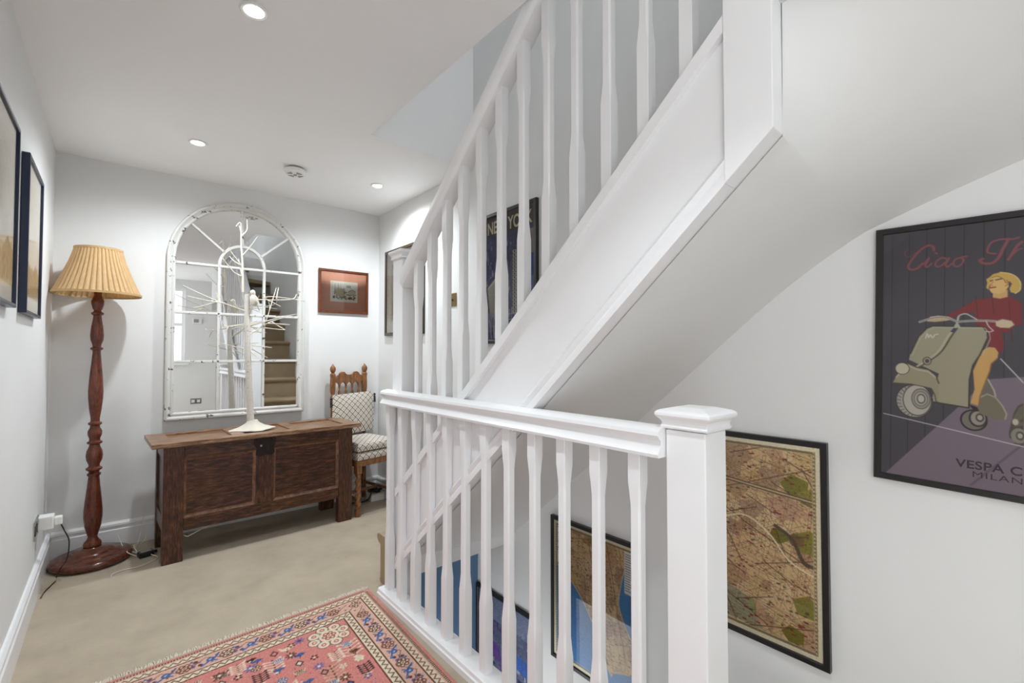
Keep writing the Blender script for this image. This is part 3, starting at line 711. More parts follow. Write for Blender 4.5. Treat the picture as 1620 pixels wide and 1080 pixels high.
# =================================================================== wooden chest
ch = thing('wooden_chest', 'antique dark oak panelled chest with iron lock below the arched mirror', 'chest', (.2, 3.165, 0), R(2.2))
CL, CD, CZ = 1.06, .37, .638     # length, depth, height under the lid
def cp(m, name, mat, par=ch, **k):
    k.setdefault('bevel', .003)
    return m.build(name, mat, par, **k)
for x in (0, CL - .095):
    for y in (0, CD - .05):
        cp(MB().box(x, x + .095, y, y + .05, 0, CZ), 'leg', M['oak_v'])
def framed(nm, x0, x1, z0, z1):
    """sunk front panel with a moulded edge"""
    p = cp(MB().box(x0 - .005, x1 + .005, .022, .036, z0 - .005, z1 + .005), 'panel', M['oak'], bevel=0)
    e = .014
    for a in ((x0, x1, z1 - e, z1), (x0, x1, z0, z0 + e)):
        m = MB().ext([(.006, a[3] if a[2] > z0 + .05 else a[2]), (.022, a[3] if a[2] > z0 + .05 else a[2]), (.022, a[2] if a[2] > z0 + .05 else a[3]), (.016, a[2] + .004 if a[2] > z0 + .05 else a[3] - .004)], 'x', a[0], a[1])
        cp(m, 'panel_moulding', M['oak_glint'], p, bevel=0)
    for xa, s in ((x0, 1), (x1, -1)):
        m = MB().ext([(xa, .006), (xa, .022), (xa + s * e, .022), (xa + s * (e - .004), .016)], 'z', z0, z1)
        cp(m, 'panel_moulding', M['oak_glint'], p, bevel=0)
cp(MB().box(.095, CL - .095, .004, .04, .562, CZ), 'top_rail', M['oak'])
cp(MB().box(.095, CL - .095, .004, .04, .165, .236), 'bottom_rail', M['oak'])
cp(MB().box(.455, .557, .004, .04, .236, .562), 'muntin', M['oak_v'])
framed('panel', .095, .455, .236, .562)
framed('panel', .557, CL - .095, .236, .562)
for x in (.012, CL - .030):
    cp(MB().box(x, x + .018, .05, CD - .05, .165, CZ), 'end_panel', M['oak'])
    cp(MB().box(x - .008 if x < .5 else x + .004, x + .016 if x < .5 else x + .028, .05, CD - .05, .165, .245), 'end_rail', M['oak'])
    cp(MB().box(x - .008 if x < .5 else x + .004, x + .016 if x < .5 else x + .028, .05, CD - .05, .56, CZ), 'end_rail', M['oak'])
cp(MB().box(.095, CL - .095, CD - .03, CD - .01, .165, CZ), 'back_panel', M['oak'])
cp(MB().box(.03, CL - .03, .04, CD - .03, .17, .19), 'floor_board', M['oak'])
# lid: framed, three sunk panels
lid = cp(MB().box(-.055, CL + .05, -.035, CD + .02, CZ, CZ + .016), 'lid', M['oak_lid'], bevel=.004)
lx0, lx1, ly0, ly1 = -.055, CL + .05, -.035, CD + .02
for a in ((lx0, lx1, ly0, ly0 + .075), (lx0, lx1, ly1 - .06, ly1)):
    cp(MB().box(*a, CZ + .014, CZ + .026), 'lid_rail', M['oak_lid'], lid, bevel=.004)
for x in (lx0, .335, .665, lx1 - .095):
    cp(MB().box(x, x + .095 if x in (lx0, lx1 - .095) else x + .07, ly0 + .075, ly1 - .06, CZ + .014, CZ + .026), 'lid_stile', M['oak_lid'], lid, bevel=.004)
# iron lock plate with key hole and hasp
P = [(.448, .640), (.560, .640), (.566, .60), (.556, .57), (.560, .535), (.540, .520), (.508, .528), (.476, .518), (.452, .533), (.458, .57), (.444, .60)]
lk = cp(MB().ext([(a, z) for a, z in P], 'y', -.001, .003), 'lock_plate', M['iron'], bevel=.0008)
MB().ext([(.515, .55), (.527, .55), (.525, .572), (.530, .582), (.521, .592), (.512, .582), (.517, .572)], 'y', -.002, -.0012).build('keyhole', M['plastic_black'], lk)
for x in (.458, .545):
    MB().lathe([(.001, -.006), (.004, -.005), (.006, -.001)], 12, (x, 0, .622), 'y').build('nail', M['iron'], lk, smooth=True)
MB().lathe([(.001, -.006), (.006, -.005), (.007, -.001)], 12, (.482, 0, .585), 'y').build('staple', M['plastic_grey'], lk, smooth=True)

# =================================================================== floor lamp
LX, LY = -.088, 3.485
fl = thing('floor_lamp', 'tall turned mahogany floor lamp with pleated gold shade in the corner', 'lamp', (LX, LY, 0))
MB().lathe([(.150, 0), (.168, .006), (.176, .018), (.176, .030), (.168, .040), (.155, .044), (.132, .045), (.126, .050), (.118, .056), (.100, .058), (.094, .064), (.084, .072), (.060, .076), (.046, .080), (.040, .086), (.001, .086)], 64).build('base', M['mahog_b'], fl, smooth=True)
pp = [(.030, .084), (.038, .09), (.040, .10), (.036, .112), (.026, .125), (.020, .14), (.026, .16), (.036, .20), (.041, .25), (.041, .28), (.036, .34), (.028, .42), (.024, .47), (.030, .478), (.030, .486), (.022, .492), (.025, .50), (.035, .508), (.036, .516), (.025, .524), (.024, .535),
      (.034, .56), (.037, .585), (.034, .61), (.024, .635), (.023, .645), (.033, .652), (.034, .66), (.024, .667), (.024, .68), (.031, .70), (.031, .72), (.022, .738), (.021, .75), (.030, .757), (.030, .765), (.020, .773),
      (.020, .79), (.027, .84), (.032, .90), (.033, .94), (.029, 1.02), (.022, 1.10), (.018, 1.15), (.018, 1.165), (.027, 1.172), (.028, 1.18), (.018, 1.187), (.020, 1.20), (.028, 1.225), (.030, 1.25), (.026, 1.30), (.020, 1.34), (.018, 1.36), (.027, 1.368), (.028, 1.376), (.018, 1.383), (.016, 1.39),
      (.022, 1.40), (.028, 1.425), (.029, 1.44), (.022, 1.46), (.016, 1.475), (.018, 1.49), (.014, 1.50), (.001, 1.50)]
MB().lathe(pp, 28).build('pole', M['mahog'], fl, smooth=True)
# pleated shade: folds run from the top ring to the wide bottom ring
npl = 44; per = 6; n = npl * per
v = []; f = []
prof = [(.190, 1.480), (.178, 1.505), (.150, 1.575), (.122, 1.655), (.102, 1.730)]
for side in (0, 1):
    for r, z in prof:
        for k in range(n):
            a = 2 * math.pi * k / n
            ph = (k % per) / per
            d = .0035 * (1 - abs(2 * ph - .6)) - (.004 if ph > .8 else 0)
            rr = r * 1.0 + d * (r / .15) - .0018 * side
            v.append((rr * math.cos(a), rr * math.sin(a), z))
m5 = len(prof)
for sde in (0, 1):
    o5 = sde * m5 * n
    for i in range(m5 - 1):
        for k in range(n):
            q = (o5 + i * n + k, o5 + i * n + (k + 1) % n, o5 + (i + 1) * n + (k + 1) % n, o5 + (i + 1) * n + k)
            f.append(q if sde == 0 else q[::-1])
for i in (0, m5 - 1):
    for k in range(n): f.append((i * n + k, i * n + (k + 1) % n, m5 * n + i * n + (k + 1) % n, m5 * n + i * n + k))
sh = MB().add(v, f).build('lamp_shade', M['silk'], fl, smooth=False)
sh['label'] = 'pleated gold fabric lampshade'
def hoop(r, z, h, t):
    return MB().lathe([(r, z), (r + t, z), (r + t, z + h), (r, z + h), (r, z)], 64, caps=False)
hoop(.1905, 1.474, .012, .0035).build('trim_band', M['silk_trim'], sh, smooth=True)
hoop(.1025, 1.724, .012, .0035).build('trim_band', M['silk_trim'], sh, smooth=True)
sp = MB()
for k in range(3):
    a = R(120 * k + 20)
    sp.tube([(0, 0, 1.70), (.101 * math.cos(a), .101 * math.sin(a), 1.728)], .0015, 6)
sp.lathe([(.008, 1.50), (.016, 1.502), (.016, 1.56), (.008, 1.565), (.006, 1.70), (.001, 1.70)], 16)
sp.build('lamp_holder', M['brass'], fl)

# =================================================================== arched mirror
mi = thing('arched_mirror', 'large arched window mirror with chipped white frame above the chest', 'mirror', (.646, YB, .724))
MXC, MR, MSP, MB0 = 0.0, .418, 1.765 - .724, 0.0
def outline(d, na=40):
    r = MR - d
    P = [(-r, MB0 + d)] + [(-r, MB0 + d + (MSP - MB0 - d) * t) for t in (.33, .66)]
    P += [(r * math.cos(math.pi - math.pi * k / na), MSP + r * math.sin(math.pi * k / na)) for k in range(na + 1)]
    P += [(r, MB0 + d + (MSP - MB0 - d) * t) for t in (.66, .33)] + [(r, MB0 + d)]
    return P
prof = [(0, -.002), (0, -.030), (.004, -.036), (.014, -.038), (.020, -.034), (.026, -.027), (.030, -.026), (.034, -.030), (.042, -.030), (.048, -.024), (.048, -.010), (.048, -.002)]
v = []; f = []
for d, y in prof: v += [(x, y, z) for x, z in outline(d)]
n = len(outline(0)); m = len(prof)
for i in range(m):
    for k in range(n): f.append((i * n + k, i * n + (k + 1) % n, ((i + 1) % m) * n + (k + 1) % n, ((i + 1) % m) * n + k))
MB().add(v, f).build('frame', M['chipped'], mi, smooth=True)
P = outline(.046)
MB().add([(x, -.010, z) for x, z in P] + [(x, -.006, z) for x, z in P], [tuple(range(n)), tuple(range(n, 2 * n))[::-1]] + [(k, (k + 1) % n, (k + 1) % n + n, k + n) for k in range(n)]).build('mirror_glass', M['mirror'], mi)
def barbox(x0, x1, z0, z1, nm='glazing_bar'):
    MB().box(x0, x1, -.024, -.0105, z0, z1).build(nm, M['chipped'], mi, bevel=.003)
ri = .370
for z in (1.737, 1.415, 1.096):
    barbox(-ri - .003, ri + .003, z - .724 - .008, z - .724 + .008)
for x in (-.131, .144):
    barbox(x - .008, x + .008, .048, 1.737 - .724)
# inner arch and three spokes
ca = .0065; ra = .1375; zc = 1.760 - .724
v = []; f = []; na = 24
for k in range(na + 1):
    a = math.pi * k / na
    for r, y in ((ra - .008, -.0105), (ra - .008, -.024), (ra + .008, -.024), (ra + .008, -.0105)):
        v.append((ca + r * math.cos(a), y, zc - .02 + r * math.sin(a) * 1.08))
for k in range(na):
    for j in range(4): f.append((4 * k + j, 4 * k + (j + 1) % 4, 4 * k + 4 + (j + 1) % 4, 4 * k + 4 + j))
MB().add(v, f + [(0, 1, 2, 3), (4 * na + 3, 4 * na + 2, 4 * na + 1, 4 * na)]).build('glazing_arch', M['chipped'], mi, smooth=True)
for a in (37, 90, 141):
    c_, s_ = math.cos(R(a)), math.sin(R(a))
    p0 = Vector((ca + ra * c_, 0, zc - .02 + ra * 1.08 * s_)); p1 = Vector((ri * 1.0 * c_, 0, MSP + ri * s_))
    d = (p1 - p0).normalized(); nn = Vector((-d.z, 0, d.x)) * .007
    MB().ext([((p0 - nn).x, (p0 - nn).z), ((p0 + nn).x, (p0 + nn).z), ((p1 + nn).x, (p1 + nn).z), ((p1 - nn).x, (p1 - nn).z)], 'y', -.024, -.0105).build('glazing_bar', M['chipped'], mi, bevel=.003)

# =================================================================== birch twig tree on the chest
TX, TY, TZ = .668, 3.36, CZ + .0262
tr = thing('birch_twig_tree', 'white birch twig tree ornament standing on the wooden chest', 'ornament', (TX, TY, TZ))
OT = Vector((TX, TY, TZ))
# base: splayed square foot with webs
v = []; f = []
rg = [(.100, 0), (.100, .004), (.085, .010), (.055, .022), (.034, .045), (.027, .06), (.001, .06)]
for r, z in rg:
    for k in range(24):
        a = 2 * math.pi * k / 24
        q = r * (1 + (.32 * max(0, math.cos(2 * (a - R(8)) * 2)) if r > .04 else 0))
        v.append((q * math.cos(a) * 1.08, q * math.sin(a) * .9, z))
for i in range(len(rg) - 1):
    for k in range(24): f.append((24 * i + k, 24 * i + (k + 1) % 24, 24 * i + 24 + (k + 1) % 24, 24 * i + 24 + k))
f.append(tuple(range(24))[::-1])
MB().add(v, f).build('base', M['twig'], tr, smooth=True)
tp = smooth_path([(.657, 3.36, .715), (.646, 3.36, .95), (.635, 3.36, 1.172), (.630, 3.36, 1.36), (.626, 3.36, 1.527)], 6)
MB().tube([p - OT for p in tp], [.0205 - .0075 * (i / (len(tp) - 1)) for i in range(len(tp))], 14).build('trunk', M['birch'], tr, smooth=True)
for bi, B in enumerate(BRANCHES):
    pts = smooth_path(B, 5)
    r0 = .0075 if bi == 6 else .0042
    r1 = .0022
    n = len(pts)
    MB().tube([p - OT for p in pts], [r0 + (r1 - r0) * i / (n - 1) for i in range(n)], 7).build('branch', M['twig'], tr, smooth=True)
# small bird perched at the top of the trunk
bd = thing('bird_ornament', 'small white feathered bird ornament perched on top of the birch trunk', 'ornament', (.660, 3.335, 1.455))
v = []; f = []
rr = [(.001, 0, 0), (.016, .004, .002), (.024, .020, .004), (.025, .040, .002), (.020, .056, -.001), (.013, .066, -.003), (.016, .076, -.006), (.017, .086, -.007), (.012, .096, -.006), (.001, .101, -.005)]
for r, z, o_ in rr:
    for k in range(16):
        a = 2 * math.pi * k / 16
        v.append((r * math.cos(a) + o_, r * .9 * math.sin(a), z))
for i in range(len(rr) - 1):
    for k in range(16): f.append((16 * i + k, 16 * i + (k + 1) % 16, 16 * i + 16 + (k + 1) % 16, 16 * i + 16 + k))
bb = MB().add(v, f).build('body', M['twig'], bd, smooth=True)
MB().add([(-.020, -.006, .086), (-.034, 0, .083), (-.020, .006, .086), (-.020, 0, .079)], [(0, 1, 2), (0, 3, 1), (1, 3, 2), (0, 2, 3)]).build('beak', M['brass'], bd)
for s in (-1, 1):
    MB().add([(-.004, s * .020, .06), (.018, s * .024, .05), (.034, s * .016, .005), (.012, s * .025, .02), (.010, s * .015, .035)], [(0, 1, 3), (1, 2, 3), (0, 3, 4), (3, 2, 4), (0, 4, 1), (1, 4, 2)]).build('wing', M['twig'], bd)
MB().add([(.012, -.010, .015), (.012, .010, .015), (.034, .012, -.03), (.034, -.012, -.03), (.02, 0, .005)], [(0, 1, 2, 3), (0, 3, 4), (1, 4, 2), (2, 4, 3), (0, 4, 1)]).build('tail', M['twig'], bd)

# =================================================================== carved chair
cx0, cx1 = 1.225, 1.505
cy = 3.615
ca_ = thing('carved_chair', 'carved oak side chair with turned finials in the corner beside the chest', 'chair', (1.4345, 3.438, 0), R(12))
OC = Vector(((cx0 + cx1) / 2, 3.42, 0))
def cpart(m, name, mat=None, par=None, **k):
    o = m.build(name, mat or M['chairwood'], par or ca_, **k)
    if par is None: o.location = -OC
    return o
for x in (cx0, cx1):
    lean = .0
    cpart(MB().lathe([(.016, 0), (.018, .02), (.018, .36), (.015, .37), (.018, .38), (.018, .48), (.014, .50), (.014, .80), (.019, .815), (.012, .83), (.017, .85), (.020, .87), (.021, .92), (.018, .965), (.021, .985), (.021, .99), (.011, 1.0),
                      (.018, 1.012), (.022, 1.028), (.019, 1.044), (.009, 1.056), (.006, 1.064), (.001, 1.07)], 20, (x, cy, 0)), 'back_post', smooth=True)
# crest rail with two humps and an arcaded lower edge
top = [(0, .965), (.03, .975), (.05, .985), (.06, 1.0), (.075, 1.008), (.095, 1.006), (.108, .992), (.125, .984), (.14, .984), (.155, .984), (.172, .992), (.185, 1.006), (.205, 1.008), (.22, 1.0), (.23, .985), (.25, .975), (.28, .965)]
bot = []
for k in range(5):
    x0 = .28 - .056 * k
    for t in (0, .2, .5, .8):
        bot.append((x0 - .056 * t, .900 + .030 * math.sin(math.pi * t)))
bot.append((0, .900))
cpart(MB().ext([(cx0 + a, z) for a, z in top + bot], 'y', cy - .010, cy + .010), 'crest_rail', bevel=.002)
for k in range(1, 5):
    cpart(MB().lathe([(.006, .70), (.006, .80), (.008, .83), (.010, .85), (.005, .87), (.007, .89), (.009, .905)], 10, (cx0 + .056 * k, cy, 0)), 'spindle', smooth=True)
cpart(MB().box(cx0, cx1, cy - .01, cy + .01, .67, .71), 'back_rail', bevel=.003)
fx0, fx1, fy = 1.202, 1.512, 3.245
# front legs, barley twist
for x in (fx0, fx1):
    m = MB(); v = []; f = []; nz = 60
    for i in range(nz + 1):
        z = .05 + .27 * i / nz
        for k in range(12):
            a = 2 * math.pi * k / 12
            r = .0165 + .0055 * math.cos(2 * (a - z * 62))
            v.append((x + r * math.cos(a), fy + r * math.sin(a), z))
    for i in range(nz):
        for k in range(12): f.append((12 * i + k, 12 * i + (k + 1) % 12, 12 * i + 12 + (k + 1) % 12, 12 * i + 12 + k))
    m.add(v, f).box(x - .02, x + .02, fy - .02, fy + .02, .30, .385).lathe([(.016, 0), (.022, .01), (.022, .035), (.016, .055)], 14, (x, fy, 0))
    cpart(m, 'front_leg', smooth=True)
cpart(MB().tube([(fx0, fy, .12), (cx0, cy, .12)], .011, 10), 'stretcher', smooth=True)
cpart(MB().tube([(fx1, fy, .12), (cx1, cy, .12)], .011, 10), 'stretcher', smooth=True)
cpart(MB().tube([((fx0 + cx0) / 2, 3.43, .12), ((fx1 + cx1) / 2, 3.43, .12)], .011, 10), 'stretcher', smooth=True)
sf = MB().ext([(fx0 - .025, fy - .025), (fx1 + .025, fy - .025), (cx1 + .015, cy + .01), (cx0 - .015, cy + .01)], 'z', .350, .392)
cpart(sf, 'seat_frame', bevel=.006)
def pad(P, z0, z1, rnd):
    """soft slab over an outline: bulging edge and crowned top"""
    cx = sum(p[0] for p in P) / len(P); cy_ = sum(p[1] for p in P) / len(P); n = 40
    bd = []
    for i in range(len(P)):
        a, c = P[i], P[(i + 1) % len(P)]
        for k in range(n // len(P)):
            t = k / (n // len(P)); bd.append((a[0] + (c[0] - a[0]) * t, a[1] + (c[1] - a[1]) * t))
    n = len(bd); v = []; f = []
    rings = [(.90, 0), (.975, .08), (1.0, .35), (1.0, .6), (.975, .85), (.93, .96), (.80, 1.02), (.5, 1.08), (.01, 1.10)]
    for s, t in rings: v += [(cx + (x - cx) * s, cy_ + (y - cy_) * s, z0 + (z1 - z0) * t) for x, y in bd]
    for i in range(len(rings) - 1):
        for k in range(n): f.append((i * n + k, i * n + (k + 1) % n, (i + 1) * n + (k + 1) % n, (i + 1) * n + k))
    f.append(tuple(range(n))[::-1])
    return MB().add(v, f)
SP = [(fx0 - .022, fy - .028), (fx1 + .022, fy - .028), (cx1 + .012, cy - .02), (cx0 - .012, cy - .02)]
cpart(pad(SP, .390, .446, 0), 'seat', M['lattice'], smooth=True)
sc = tag(pad([(x - 1.37, y - 3.42) for x, y in SP], 0, .062, 0).build('seat_cushion', M['lattice'], None, smooth=True, loc=(1.4394, 3.439, .452)), 'white seat cushion with brown diamond lattice lying on the carved chair', 'cushion')
sc.rotation_euler = (0, 0, R(12))
bc = thing('back_cushion', 'white back cushion with brown diamond lattice and dark tassels hung on the chair back', 'cushion', (1.422, 3.590, .53))
bc.rotation_euler = (R(-3), 0, R(12))
v = []; f = []; nx, nz = 14, 12
for s in (-1, 1):
    for j in range(nz + 1):
        for i in range(nx + 1):
            a, c = i / nx * 2 - 1, j / nz * 2 - 1
            th_ = .004 + .020 * (1 - a ** 4) * (1 - c ** 4)
            v.append((a * .182 + .006 * c, s * th_, .155 + c * .155 + .006 * a))
k2 = (nx + 1) * (nz + 1)
for s in (0, 1):
    for j in range(nz):
        for i in range(nx):
            q = (s * k2 + j * (nx + 1) + i, s * k2 + j * (nx + 1) + i + 1, s * k2 + (j + 1) * (nx + 1) + i + 1, s * k2 + (j + 1) * (nx + 1) + i)
            f.append(q if s == 0 else q[::-1])
edge = [i for i in range(nx + 1)] + [(j + 1) * (nx + 1) + nx for j in range(nz)] + [nz * (nx + 1) + i for i in range(nx - 1, -1, -1)] + [j * (nx + 1) for j in range(nz - 1, 0, -1)]
for a, c in zip(edge, edge[1:] + edge[:1]): f.append((a, c, c + k2, a + k2))
MB().add(v, f).build('cover', M['lattice'], bc, smooth=True)
for x, z in ((-.190, .285), (.196, .298)):
    MB().lathe([(.001, -.075), (.009, -.072), (.008, -.03), (.005, -.02), (.009, -.014), (.009, -.006), (.002, 0)], 12, (x, -.002, z)).build('tassel', M['plastic_black'], bc, smooth=True)

# =================================================================== things under and beside the furniture
t = thing('cardboard_box', 'small white box on the floor under the carved chair', 'box', (1.575, 3.53, 0))
MB().box(-.055, .055, -.05, .05, 0, .045).build('body', M['plastic'], t, bevel=.003)
MB().box(-.058, .058, -.053, .053, .045, .056).build('lid', M['paper'], t, bevel=.002)
m = MB()
pts = []
for k in range(90):
    a = k * .42
    pts.append((1.570 + (.045 + .012 * math.sin(k * 1.7)) * math.cos(a), 3.53 + (.035 + .01 * math.cos(k * 2.3)) * math.sin(a), .066 + .018 * (k / 90) + .008 * math.sin(k * .9)))
m.tube(pts, .005, 6)
tag(m.build('coiled_cable', M['plastic_black'], smooth=True), 'tangled black cable heaped on the white box under the chair', 'cable')
tag(MB().tube(smooth_path([(1.525, 3.49, .075), (1.49, 3.47, .03), (1.44, 3.50, .008), (1.38, 3.53, .008), (1.31, 3.52, .008)], 6), .006, 8).build('power_lead', M['plastic_black'], smooth=True), 'short black lead trailing from the white box across the floor', 'cable')
# wall socket on the left with its plugs
so_ = thing('wall_socket', 'brushed metal double wall socket low on the left wall', 'socket', (XL, 3.17, .32))
MB().box(0, .006, -.075, .075, -.044, .044).build('plate', M['chrome'], so_, bevel=.003)
for y in (-.036, .036):
    MB().box(.006, .0075, y - .022, y + .022, -.025, .022).build('insert', M['plastic_black'], so_)
for y in (-.010, .010):
    MB().box(.006, .010, y - .006, y + .006, .026, .038).build('rocker', M['plastic_grey'], so_)
t = thing('plug_adapter', 'white plug-in timer adapter standing out from the wall socket', 'plug', (XL + .008, 3.205, .33))
MB().box(0, .055, -.03, .03, -.03, .035).build('body', M['plastic'], t, bevel=.005)
MB().box(.055, .085, -.018, .018, -.018, .022).build('plug', M['plastic'], t, bevel=.005)
m = MB().tube(smooth_path([(XL + .085, 3.205, .315), (XL + .10, 3.215, .27), (XL + .115, 3.26, .2), (XL + .105, 3.30, .10), (XL + .08, 3.33, .05), (XL + .066, 3.34, .006)], 6), .0028, 7)
tag(m.build('wire', M['plastic_black'], smooth=True), 'thin black cord hanging from the wall plug to the floor', 'cord')
tag(MB().tube(smooth_path([(XL + .066, 3.30, .005), (XL + .05, 3.24, .004), (XL + .035, 3.18, .004), (XL + .03, 3.12, .004)], 5), .003, 6).build('wire', M['brass'], smooth=True), 'short brown cord end lying on the carpet by the left baseboard', 'cord')
t = thing('power_adapter', 'small black power adapter with pale label on the carpet by the chest leg', 'adapter', (.142, 3.385, 0), R(12))
MB().box(-.035, .035, -.025, .025, 0, .030).build('body', M['plastic_black'], t, bevel=.005)
MB().box(-.024, .024, -.016, .016, .0301, .0306).build('rating_label', M['plastic_grey'], t)
MB().box(.035, .052, -.008, .008, .008, .022).build('cable_boot', M['plastic_black'], t, bevel=.002)
wires = [[(.10, 3.385, .012), (.06, 3.40, .04), (.075, 3.47, .03), (.105, 3.52, .03), (.12, 3.56, .07), (.135, 3.60, .14), (.14, 3.63, .22)],
         [(.11, 3.40, .015), (.09, 3.46, .05), (.12, 3.50, .04), (.145, 3.55, .05), (.15, 3.60, .10)],
         [(.165, 3.36, .012), (.19, 3.30, .006), (.12, 3.24, .004), (.04, 3.235, .004), (.0, 3.21, .004), (-.005, 3.18, .004)],
         [(.02, 3.55, .10), (.05, 3.50, .03), (.09, 3.44, .02), (.115, 3.41, .014)]]
lab = ['pale thin wire looping from the black adapter up behind the chest', 'short cream wire curling between floor lamp base and chest', 'cream wire lying across the carpet in front of the black adapter', 'cream wire resting on the rim of the floor lamp base']
for P, l in zip(wires, lab):
    tag(MB().tube(smooth_path(P, 6), .0022, 6).build('wire', M['paper'], smooth=True), l, 'wire')
tag(MB().tube(smooth_path([(.30, 3.20, .135), (.315, 3.195, .125), (.335, 3.20, .128), (.40, 3.21, .15), (.46, 3.22, .168)], 6), .002, 6).build('wire', M['paper'], smooth=True), 'white wire drooping below the bottom rail of the wooden chest', 'wire')

# =================================================================== pictures
def picture(name, label, cat, TL, U, N, w, h, bw, dep, fmat, tilt=0, glass='glass'):
    """a framed picture: TL = top left outer corner on the wall, U = to its right, N = out of the wall"""
    U = Vector(U); N = Vector(N); V = Vector((0, 0, -1))
    U2 = U * math.cos(tilt) + V * math.sin(tilt); V2 = V * math.cos(tilt) - U * math.sin(tilt)
    TL = Vector(TL)
    base = TL + U2 * (w / 2) + V2 * h
    t = thing(name, label, cat, base)
    def P(a, c, d): return TL + U2 * a + V2 * c + N * d - base
    v = []; f = []
    rings = [(0, .001), (0, dep - .002), (.002, dep), (bw - .002, dep), (bw, dep - .002), (bw, .003), (0, .001)]
    for e, d in rings[:-1]:
        v += [P(e, e, d), P(w - e, e, d), P(w - e, h - e, d), P(e, h - e, d)]
    m = len(rings) - 1
    for i in range(m):
        for k in range(4):
            f.append((4 * i + k, 4 * i + (k + 1) % 4, 4 * ((i + 1) % m) + (k + 1) % 4, 4 * ((i + 1) % m) + k))
    MB().add(v, f).build('frame', fmat, t)
    g = dep - .005
    gq = [P(bw, bw, g), P(w - bw, bw, g), P(w - bw, h - bw, g), P(bw, h - bw, g)]
    up = (gq[1] - gq[0]).cross(gq[2] - gq[1]).dot(N) > 0
    MB().add(gq, [(0, 1, 2, 3) if up else (3, 2, 1, 0)]).build('glass', M[glass], t, keep=True)
    return t, P, U2, V2, N
def lay(cv, t, P, U2, V2, a, c, d, mat=None, nm='print'):
    return cv.build(nm, mat or M['print'], t, P(a, c, d), U2, V2)
RW = dict(U=(0, -1, 0), N=(-1, 0, 0))
LW = dict(U=(0, 1, 0), N=(1, 0, 0))

# ---- scooter poster on the right wall
t, P, U2, V2, N = picture('framed_poster', 'black framed scooter club poster on the right wall', 'poster', (XR, .33297 + .0033, 1.4995), w=.497, h=.699, bw=.0165, dep=.019, fmat=M['black'], tilt=R(1.4), **RW)
bw = .0165
C = Canvas(.464, .666, .0015, (80, 74, 80))  # charcoal lightened to carry a veil of glass reflections
sh_ = lambda k: [(x - bw, y - bw) for x, y in VD[k]]
def ve(k, c, s=1.0):
    x, y, rx, ry = VE[k]; C.ell(x - bw, y - bw, rx * s, ry * s, c)
# dark background with thin upright lines, mauve floor below the diagonal
for k in range(14):
    C.line([(.02 + .036 * k, 0), (.02 + .036 * k, .7)], .0016, (56, 50, 58))
C.poly(sh_('mauve')[:-3] + [(.47, .35), (.47, .68), (0, .68)], (134, 118, 128))
C.line([(.30, .50), (.18, .66)], .006, (112, 98, 110), .6)
C.poly([(.36, 0), (.47, 0), (.47, .22), (.36, .2)], (70, 104, 140))
C.line(sh_('line') + [(.47, .49 + .06)], .0022, (214, 206, 206))
body_c, dark_c, lite_c = (172, 164, 138), (96, 90, 74), (196, 188, 164)
# rear wheel, tail and cowl
ve('w2', (44, 42, 40)); ve('w2', (132, 124, 112), .86); ve('w2b', (60, 56, 52)); ve('w2b', (168, 158, 144), .78); ve('w2c', (78, 72, 66)); ve('w2c', (188, 178, 160), .6)
C.poly(sh_('tail'), (120, 112, 96)); C.line(sh_('tail')[:3], .003, (190, 184, 172))
C.poly(sh_('cowl'), (128, 120, 98)); C.line(sh_('cowl')[:6], .0028, (178, 170, 146))
# rider
C.poly(sh_('dress'), (138, 46, 50))
for a, c_ in (((.186, .186), (.190, .24)), ((.214, .18), (.218, .23)), ((.243, .2), (.25, .30))):
    C.line([a, c_], .0016, (104, 30, 38))
C.poly(sh_('neck'), (214, 176, 112)); C.poly(sh_('face'), (226, 190, 126)); C.poly(sh_('hair'), (212, 178, 92))
C.curve(sh_('hair')[2:8], .002, (240, 216, 150)); C.curve(sh_('hair')[10:16], .0014, (140, 104, 48))
fx, fy_ = sh_('face')[0]
C.line([(fx + .012, fy_ - .006), (fx + .021, fy_ - .008)], .0028, (92, 60, 34)); C.line([(fx + .002, fy_ - .004), (fx + .006, fy_ - .006)], .0024, (92, 60, 34))
C.line([(fx + .003, fy_ + .0125), (fx + .011, fy_ + .0115)], .003, (176, 52, 44)); C.line([(fx + .007, fy_ - .002), (fx + .002, fy_ + .006), (fx + .006, fy_ + .007)], .0014, (170, 124, 72))
C.curve([(fx + .030, fy_ - .004), (fx + .033, fy_ + .004), (fx + .028, fy_ + .010)], .002, (170, 124, 72))
C.poly(sh_('leg'), (214, 172, 104)); C.line(sh_('leg')[4:10], .0022, (150, 108, 60)); C.line([(.155, .235), (.150, .27)], .004, (236, 204, 142), .7)
# leg shield, stem and mudguard
C.poly(sh_('shield'), body_c)
P5 = sh_('shield')
C.line(P5[:8], .003, (66, 62, 52)); C.line([(x + .004, y + .004) for x, y in P5[:8]], .0016, lite_c)
C.line(P5[8:13], .0035, (70, 64, 54))
C.curve(sh_('ridge'), .0036, (92, 86, 70)); C.curve([(x - .006, y) for x, y in sh_('ridge')], .005, lite_c, .7)
ve('w1', (70, 66, 62)); ve('w1', (178, 170, 160), .93)
x, y, rx, ry = VE['w1']; x -= bw; y -= bw
for k in range(13):
    a = R(95 + 14 * k)
    C.line([(x + rx * .72 * math.cos(a), y + ry * .8 * math.sin(a)), (x + rx * .97 * math.cos(a + .06), y + ry * .97 * math.sin(a + .06))], .0018, (96, 90, 84))
for k, c_, s in (('w1b', (84, 80, 74), 1.05), ('w1b', (196, 188, 176), .98), ('w1c', (100, 94, 88), 1.1), ('w1c', (164, 156, 146), 1.0), ('w1c', (120, 114, 106), .8), ('w1c', (186, 178, 164), .7), ('w1d', (98, 92, 86), 1.0), ('w1d', (206, 198, 182), .72)):
    ve(k, c_, s)
